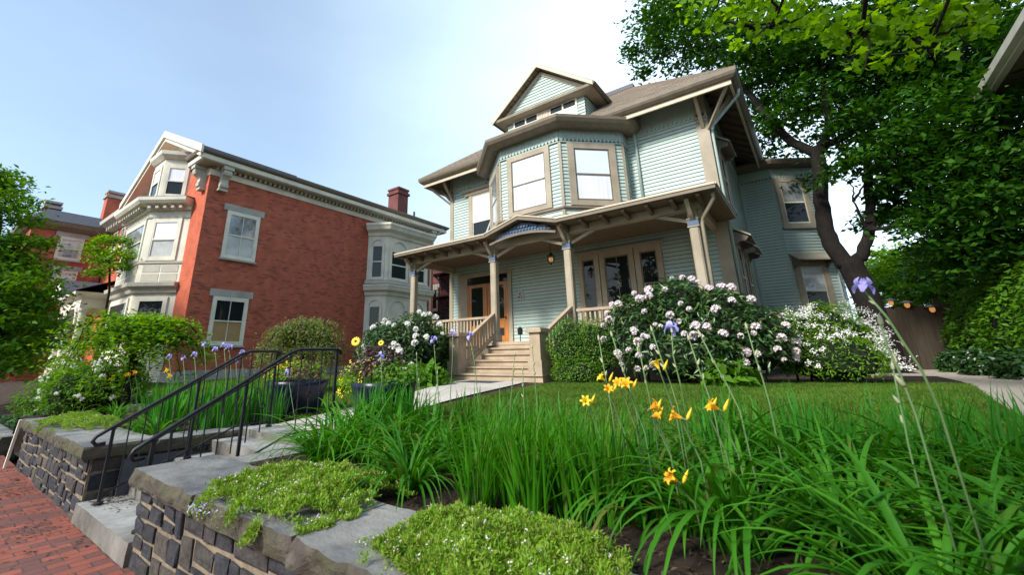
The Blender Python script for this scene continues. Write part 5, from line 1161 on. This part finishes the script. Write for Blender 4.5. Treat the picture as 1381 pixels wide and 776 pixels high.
gp=petal(1,.028,lambda s:(.012+.05*s,.004+.006*math.sin(s*3)),4,.002); GER=flowermesh('yellow_daisy',[(gp,i*.5236,0) for i in range(12)]+[(ptube(.016,-.004,.012),0,1)]+[((np.array([(.016*math.cos(a),.016*math.sin(a),.012) for a in np.linspace(0,6.283,9)[:-1]]),[tuple(range(8))]),0,1)],['orange','soil'])
GER.materials[0]=M['yellow']
for (px,py,Y,s) in ((480,461,3.55,1.0),(514,463,3.6,.6)):
    p=at(px,py,Y); mb=MB(); mb.tube([V(p[0]+.06,p[1]+.05,zt-.04),p+V(.01,.03,-.08),p+V(0,.012,-.01)],.005,6); st=mb.build('flower_stalk',M['stem'],p1); inst('flower',GER,st,p,(1.25,0,.5),s)
mb=MB(); 
p2,zt=planter('low navy-blue glazed planter left of the walk, behind the handrail',-6.22,3.65,.44,.47,1)
tuft(p2,(-6.3,3.65,zt+.06),(.45,.4,.22),700,(.04,.08),'leaflight'); tuft(p2,(-6.05,3.6,zt+.05),(.3,.3,.2),300,(.04,.08),'leafpurple')
p,d=ell(70,(-6.35,3.6,zt+.06),(.42,.36,.22),.9,-.1); stuff(leaves('blossom',np.repeat(p,3,0)+rng.normal(0,.012,(len(p)*3,3)),rng.uniform(.02,.04,len(p)*3),np.array([0,-.8,.5])+rng.normal(0,.4,(len(p)*3,3)),T_LEAF,M['orange'],p2))

# ---- trees
def tree(name,label,trunk,r0,r1,limbs,lobes,n,size,m,tpl=T_LEAF,flat=.6,upn=.75,group=None,bark='bark',twigs=True,shell=.2,low=-1):
    r=root(name,label,'tree',tuple(trunk[0]),group); mb=MB(); limb(mb,trunk,r0,r1,12,.012); 
    k=max(range(0,8),key=lambda i:0); 
    tr=mb.build('trunk',M[bark],r,smooth=True)
    mb=MB(); tips=[]
    for pts,a,b in limbs: tips.append(limb(mb,pts,a,b,8,.015))
    allp=[np.array(q) for t in tips for q in t[2:]] or [np.array(trunk[-1])]
    A=np.array(allp)
    if twigs:
        for c,rr in lobes:
            c=np.array(c,float); j=np.argmin(((A-c)**2).sum(1)); s=A[j]
            if np.linalg.norm(s-c)>.15: limb(mb,[s,(s+c)/2+rng.normal(0,.12,3),c+(c-s)*.25],.05*min(1,rr/1.2)+.01,.008,5,.02)
    if mb.v: mb.build('branches',M[bark],r,smooth=True)
    P=[];Nn=[]; tot=sum(rr**2 for _,rr in lobes)
    for c,rr in lobes:
        k=int(n*rr**2/tot); nc=max(4,int(k/26)); cc,_=ell(nc,c,(rr,rr,rr*flat),shell,low); kk=k//max(1,len(cc))+1
        for q in cc:
            s=.30*rr**.5; P.append(q+rng.normal(0,1,(kk,3))*[s*.75,s*.75,s*.22]); nn=V(rng.normal(0,.35),rng.normal(0,.35),1); Nn.append(np.tile(nn,(kk,1)))
    P=np.concatenate(P); Nn=np.concatenate(Nn); 
    leaves('crown',P,rng.uniform(size[0],size[1],len(P)),Nn*upn+rng.normal(0,.38,P.shape),tpl,M[m],r); return r
# the big maple right of the house
tk=[V(1.42,16.2,-.3),V(1.38,16.1,.5),V(1.28,16,1.6),V(1.12,16,2.7),V(1.05,16,3.0)]
lim=[([V(1.02,16,2.8),V(.78,16,3.7),V(.80,16,4.6),V(.95,16,5.8),V(1.0,16,6.6)],.23,.17),([V(1.12,16,2.8),V(1.5,16,3.3),V(1.85,16.2,4.3),V(2.1,16.4,6.2),V(2.4,16.6,9)],.18,.08),
     ([V(1.0,16,6.4),at(1060,185,16.2),at(1005,120,16.4),at(960,60,16.6),at(920,20,16.8)],.17,.05),([V(1.0,16,6.4),at(1118,170,16),at(1110,110,16),at(1100,30,16)],.15,.06),([V(1.0,16,6.5),at(1160,170,16.4),at(1220,110,17),at(1270,50,17)],.13,.05),
     ([V(1.9,16.2,4.6),at(1240,230,16.5),at(1300,180,17)],.09,.03),([V(1.7,16,3.7),at(1165,300,15.8),at(1150,270,15.6)],.06,.02)]
lob=[]
for (px,py,Y,r_) in [(880,25,17,1.2),(868,60,16.5,.9),(870,95,16.2,.55),(915,40,17,1.5),(930,75,18,1.4),(900,10,16,1.2),(960,30,16,1.6),(985,80,18,1.6),(1010,40,15.5,1.6),(1030,110,17.5,1.6),(1050,160,18.5,1.3),(1060,70,16,1.7),(1045,200,19.5,1.0),(1100,40,15,1.6),(1110,100,17,1.7),(1090,140,15.5,1.2),(1145,60,16.5,1.7),(1150,130,18,1.5),(1140,185,18,1.0),(1190,40,15.5,1.7),(1190,100,17,1.6),(1180,160,15.5,1.3),(1210,200,16.5,1.4),(1235,70,16,1.7),(1240,140,17.5,1.6),(1170,215,15,.9),(1250,200,15,1.4),(1225,245,16,1.1),(1280,40,15.5,1.8),(1290,110,16.5,1.8),(1290,180,15.5,1.6),(1270,240,16.5,1.4),(1330,90,15.5,1.7),(1330,160,14.5,1.6),(1320,225,15,1.6),(1260,290,16,1.2),(1310,290,15,1.4),(1360,230,14.5,1.6),(1375,140,14.5,1.6),(1370,300,14.5,1.5),(1215,285,17,.8),(1130,240,15,.55),(1085,255,20,.7),(1380,50,14.5,1.6),(1010,150,20,.9),(1180,300,19,.7)]:
    lob.append((at(px,py,Y),r_))
tree('maple_tree','large dark-trunked maple right of the house, forking low, with a spreading dark green crown',tk,.32,.29,lim,lob,56000,(.11,.27),'maple',T_LEAF,.62,.7)
# second trunk and darker tree at the right edge
lim=[]; lob=[(at(1340,330,16),1.2),(at(1300,345,17),1.1),(at(1375,350,15),1.3),(at(1385,260,14),1.3),(at(1330,270,18),1.3),(at(1260,345,19),.9)]
tree('maple_tree','slim dark tree at the right edge, half hidden in foliage beside the hedge',[at(1357,420,16),at(1350,330,16),at(1352,240,16),at(1362,150,16),at(1372,60,16)],.14,.07,[([at(1352,240,16),at(1330,190,16.5),at(1310,140,17)],.06,.02)],lob,9000,(.12,.20),'maple',T_LEAF,.6)
# bright background trees behind the fence
for lab,ls,m in (('pale green sunlit tree behind the fence, just right of the big trunk',[(1195,375,27,1.3),(1215,350,28,1.2),(1200,395,26,1.1),(1235,385,27,1.3)],'leaflight'),('mid green tree behind the fence between the sunlit tree and the hedge',[(1260,375,25,1.4),(1280,350,26,1.5),(1290,390,24,1.2),(1240,400,23,.8)],'leafmid'),('dark green tree behind the tall hedge at far right',[(1330,360,24,1.8),(1370,340,23,1.9),(1310,330,26,1.5)],'leafdark')):
    lo_=[(at(px,py,Y),r_) for px,py,Y,r_ in ls]; c=lo_[0][0]; tree('background_tree',lab,[V(c[0],c[1],-.1),V(c[0]+.1,c[1],1),V(c[0],c[1]+.1,c[2]*.8)],.14,.06,[],lo_,7000,(.16,.28),m,T_LEAF,.7)
# left street-side tree
lob=[(atd(px-22,py+8,D),r_*.95) for px,py,D,r_ in ((4,235,19,.9),(18,275,18,1.1),(30,318,18,.8),(78,318,17,.35),(22,350,19,1.2),(40,362,18,.8),(10,380,17,1.5),(42,405,18,1.0),(66,395,18,.6),(25,440,17,1.3),(60,445,19,1.0),(5,480,16,1.0),(-25,330,18,1.6),(-25,430,17,1.8),(-10,250,19,1.3),(35,480,18,.8))]
tb=atd(-14,500,18); tree('street_tree','leafy green tree filling the far left edge in front of the dark brick house',[V(tb[0],tb[1],-.6),V(tb[0],tb[1],1),V(tb[0]-.2,tb[1],2.4)],.2,.12,[([V(tb[0]-.2,tb[1],2.2),atd(5,380,18),atd(18,330,18)],.09,.03),([V(tb[0]-.2,tb[1],2.2),atd(0,380,17.5),atd(2,280,18.5)],.09,.03)],lob,22000,(.12,.20),'leafmid',T_LEAF,.55)
lob=[(atd(px,py,D),r_) for px,py,D,r_ in ((150,350,21,.8),(138,370,21,.4),(155,325,21.5,.5),(125,335,21,.35))]
tb=atd(140,430,21); tree('small_tree','thin young tree with yellow-green leaves against the brick front wall',[V(tb[0],tb[1],-.4),V(tb[0],tb[1],2.5),atd(148,350,21)],.06,.03,[],lob,1700,(.12,.2),'leaflight',T_LEAF,.6)
# weeping tree in the left bed
cx_,cy_=-9.42,2.42; zg=g0(cx_,cy_); r=root('weeping_tree','low weeping tree with an umbrella of fresh green leaves in the left bed','tree',(cx_,cy_,zg)); mb=MB(); limb(mb,[V(cx_,cy_,zg-.05),V(cx_+.05,cy_,.2),V(cx_-.02,cy_,.62),V(cx_,cy_,.95)],.075,.05,9,.008); mb.build('trunk',M['bark'],r,smooth=True)
mb=MB(); P=[]; 
for i in range(44):
    a=rng.uniform(0,6.283); R=rng.uniform(.5,1.18); zt_=rng.uniform(.90,1.30)-.14*R; pts=[V(cx_,cy_,.9),V(cx_+.35*R*math.cos(a),cy_+.35*R*math.sin(a),zt_),V(cx_+.75*R*math.cos(a),cy_+.75*R*math.sin(a),zt_-.05),V(cx_+R*math.cos(a),cy_+R*math.sin(a),zt_-.26-rng.uniform(.0,.55)*(R>.7))]
    out=limb(mb,pts,.02,.004,5,.01); 
    for q in out[2:]: P.append(q+rng.normal(0,1,(20,3))*[.10,.10,.05])
P=np.concatenate(P); mb.build('branches',M['bark'],r); leaves('crown',P,rng.uniform(.06,.105,len(P)),np.array([0,0,1.])+rng.normal(0,.4,P.shape),T_LEAF,M['leaflight'],r)
n=700; Q=V(cx_,cy_,.35)+rng.normal(0,1,(n,3))*[.10,.10,.26]; leaves('foliage',Q,rng.uniform(.05,.09,n),np.array([0,-.3,.6])+rng.normal(0,.4,Q.shape),T_LEAF,M['leaflight'],r)
# weeping red-green maple by the brick wall
cx_,cy_=-8.75,5.15; zg=g0(cx_,cy_); r=root('japanese_maple','small weeping maple with mixed reddish and green feathery leaves against the brick wall','tree',(cx_,cy_,zg)); mb=MB(); limb(mb,[V(cx_,cy_,zg-.05),V(cx_+.08,cy_,.3),V(cx_,cy_,.8)],.06,.04,8,.01); mb.build('trunk',M['bark'],r,smooth=True)
mb=MB(); P=[]
for i in range(46):
    a=rng.uniform(0,6.283); R=rng.uniform(.4,.95); zt_=rng.uniform(.92,1.2); pts=[V(cx_,cy_,.75),V(cx_+.4*R*math.cos(a),cy_+.4*R*math.sin(a),zt_),V(cx_+.8*R*math.cos(a),cy_+.8*R*math.sin(a),zt_-.18),V(cx_+R*math.cos(a),cy_+R*math.sin(a),zt_-.45-rng.uniform(0,.45))]
    out=limb(mb,pts,.016,.004,5,.01)
    for q in out[2:]: P.append(q+rng.normal(0,1,(26,3))*[.09,.09,.06])
P=np.concatenate(P); mb.build('branches',M['bark'],r); leaves('crown',P,rng.uniform(.05,.09,len(P)),np.array([0,-.3,.7])+rng.normal(0,.5,P.shape),T_LONG,M['leafred'],r)
# street maple behind the photographer whose twigs hang into the top of the picture
tp=V(3.0,-2.2,SWZ); e1=at(1130,10,4.6); lob=[]
for (px,py,r_) in ((950,2,.35),(985,-5,.45),(1000,18,.32),(1030,8,.40),(1020,40,.24),(1012,58,.16),(1060,18,.36),(1085,40,.20),(1100,5,.45),(1130,28,.34),(1150,50,.30),(1140,72,.18),(1170,20,.40),(1165,85,.12),(1205,10,.42),(1215,45,.34),(1240,70,.20),(1200,78,.14),(1250,25,.40),(1290,15,.36),(1285,50,.22),(1310,35,.2),(1325,5,.3)):
    lob.append((at(px,py,6.4+rng.uniform(-.5,.6)),r_))
for (x,y,z,r_) in ((2.5,1.0,6.4,1.0),(1.2,.6,7.0,1.2),(3.6,2.2,6.8,1.2),(.6,2.6,7.6,1.2),(2.2,3.2,7.2,1.2)): lob.append((V(x,y,z),r_))
tree('street_maple','overhanging maple branches with bright yellow-green sunlit leaves across the top of the view',[tp,tp+V(0,.1,2),tp+V(-.1,.4,4),tp+V(-.3,1.0,6)],.24,.13,[([tp+V(-.2,.8,5.2),V(2.2,.8,6.0),V(1.6,2.6,6.3),at(1170,-15,5.6),at(1150,45,6.4)],.09,.012),([V(1.6,2.6,6.3),at(1060,-10,5.8),at(1015,40,6.5)],.035,.008),([V(2.2,.8,6.0),V(2.2,3.6,6.2),at(1280,0,5.8),at(1235,55,6.4)],.05,.008)],lob,3700,(.08,.14),'maplelit',T_MAPLE,.6,.45,shell=.1)

# trees along the street behind the photographer (the first is added to shade the border, the rest stand in the window reflections)
lob=[(V(x,y,z),r_) for x,y,z,r_ in ((.6,-4.0,5.4,1.2),(1.8,-4.4,6.0,1.4),(.8,-3.2,6.8,1.3),(2.6,-3.4,5.2,1.3),(3.4,-4.6,6.4,1.5),(1.8,-3.0,7.4,1.4),(2.8,-5.4,7.4,1.5),(.2,-5.0,7.0,1.2),(4.2,-3.2,5.6,1.3))]
tree('street_tree','unseen leafy tree added behind the viewpoint to shade the border',[V(2.6,-3.0,-1.2),V(2.6,-3.1,1),V(2.5,-3.4,3.2),V(2.2,-3.8,5)],.22,.12,[],lob,9000,(.26,.42),'leafmid',T_LEAF,.6)
for i,(x,h) in enumerate(((-34,11),(-24,9),(-13,10),(-3,12),(8,10),(18,11))):
    y=-19-2*(i%2); lob=[(V(x+rng.normal(0,2.0),y+rng.normal(0,1.2),h*rng.uniform(.3,1)),rng.uniform(1.8,2.8)) for k in range(12)]
    tree('far_side_tree','tree on the far side of the street',[V(x,y,-1.1),V(x+.1,y,2),V(x,y,h*.6)],.3,.15,[],lob,2600,(.5,.8),'leafdark',T_LEAF,.8,group='trees on the far side of the street')

n=900; x=rng.uniform(-9,-4.2,n); y=1.22-np.abs(rng.normal(0,.35,n)); P=np.stack([x,y,np.full(n,SWZ+.008)],1)
k=np.sin(x*3.1)+np.sin(x*7.7+1)+rng.normal(0,.8,n)>.1; k&=(y<1.2); P=P[k]
o=stuff(leaves('fallen_leaves',P,rng.uniform(.012,.045,len(P)),np.array([0,0,1.])+rng.normal(0,.25,P.shape),T_LEAF,M['mulch'])); tag(o,'brown leaf litter blown against the foot of the stone walls','leaf litter')
n=160; Q=np.stack([rng.uniform(-5.55,-4.15,n),rng.uniform(1.3,1.58,n),np.full(n,-.762)],1); Q[:,0]=-5.55+np.abs(rng.normal(0,.22,n)); Q=Q[(Q[:,0]<-4.2)]
o=stuff(leaves('fallen_leaves',Q,rng.uniform(.012,.04,len(Q)),np.array([0,0,1.])+rng.normal(0,.25,Q.shape),T_LEAF,M['mulch'])); tag(o,'brown leaf litter gathered on the lowest granite step','leaf litter')
# ================================================================ LIGHT, SKY, CAMERA
SUN_EL,SUN_AZ=38.0,192.0      # azimuth measured from +Y towards +X (a little left of straight behind the camera)
w=bpy.data.worlds.new("World"); sc.world=w; w.use_nodes=True; nt=w.node_tree; L=nt.links.new
bg=nt.nodes['Background']; sky=N(nt,'ShaderNodeTexSky',sky_type='NISHITA'); sky.sun_disc=False; sky.sun_elevation=R_(SUN_EL); sky.sun_rotation=R_(SUN_AZ); sky.air_density=1.0; sky.dust_density=.6; sky.ozone_density=1.2
# thin bright high cloud veil, thicker towards the back right of the scene
tc=N(nt,'ShaderNodeTexCoord'); mp=N(nt,'ShaderNodeMapping'); mp.inputs['Scale'].default_value=(1,1,2.5); L(tc.outputs['Generated'],mp.inputs[0])
no=N(nt,'ShaderNodeTexNoise',Scale=1.6,Detail=5,Roughness=.55); L(mp.outputs[0],no.inputs['Vector'])
dt=N(nt,'ShaderNodeVectorMath',operation='DOT_PRODUCT'); L(tc.outputs['Generated'],dt.inputs[0]); d=nrm(V(.22,.9,.40)); dt.inputs[1].default_value=tuple(d)
mr=N(nt,'ShaderNodeMapRange',interpolation_type='SMOOTHSTEP'); L(dt.outputs['Value'],mr.inputs[0]); mr.inputs[1].default_value=.25; mr.inputs[2].default_value=1.2; mr.inputs[3].default_value=.2; mr.inputs[4].default_value=1.0
m2=N(nt,'ShaderNodeMapRange'); L(no.outputs[0],m2.inputs[0]); m2.inputs[1].default_value=.35; m2.inputs[2].default_value=.65; m2.inputs[3].default_value=.85; m2.inputs[4].default_value=1.1
ml=N(nt,'ShaderNodeMath',operation='MULTIPLY',use_clamp=True); L(mr.outputs[0],ml.inputs[0]); L(m2.outputs[0],ml.inputs[1])
mx=N(nt,'ShaderNodeMix',data_type='RGBA'); L(ml.outputs[0],mx.inputs[0]); L(sky.outputs[0],mx.inputs[6]); mx.inputs[7].default_value=(6.1,7.7,8.9,1)
L(mx.outputs[2],bg.inputs[0]); bg.inputs[1].default_value=.11
sl=bpy.data.lights.new('sun','SUN'); sl.energy=3.0; sl.angle=R_(12); sl.color=(1,.95,.87); so=bpy.data.objects.new('sun',sl); COL.objects.link(so)
az=R_(SUN_AZ); el=R_(SUN_EL); dirv=Vector((math.sin(az)*math.cos(el),math.cos(az)*math.cos(el),math.sin(el))); so.rotation_euler=dirv.to_track_quat('Z','Y').to_euler(); so.location=(0,-20,20)
cd=bpy.data.cameras.new('camera'); co=bpy.data.objects.new('camera',cd); COL.objects.link(co); sc.camera=co
from mathutils import Matrix
mw=Matrix([[RC[0][i],-RC[1][i],-RC[2][i],CAM[i]] for i in range(3)]+[[0,0,0,1]]); co.matrix_world=mw
cd.sensor_width=36; cd.lens=CF/1381*36; cd.shift_x=(690.5-CX)/1381; cd.shift_y=-(388-CY)/1381; cd.clip_start=.05; cd.clip_end=2000
cd.dof.use_dof=True; cd.dof.focus_distance=9.0; cd.dof.aperture_fstop=3.2
vs=sc.view_settings; vs.view_transform='Standard'; vs.look='None'; vs.exposure=1.02; vs.gamma=1; vs.use_curve_mapping=False
sc.cycles.use_denoising=True; sc.cycles.max_bounces=8; sc.cycles.transparent_max_bounces=4
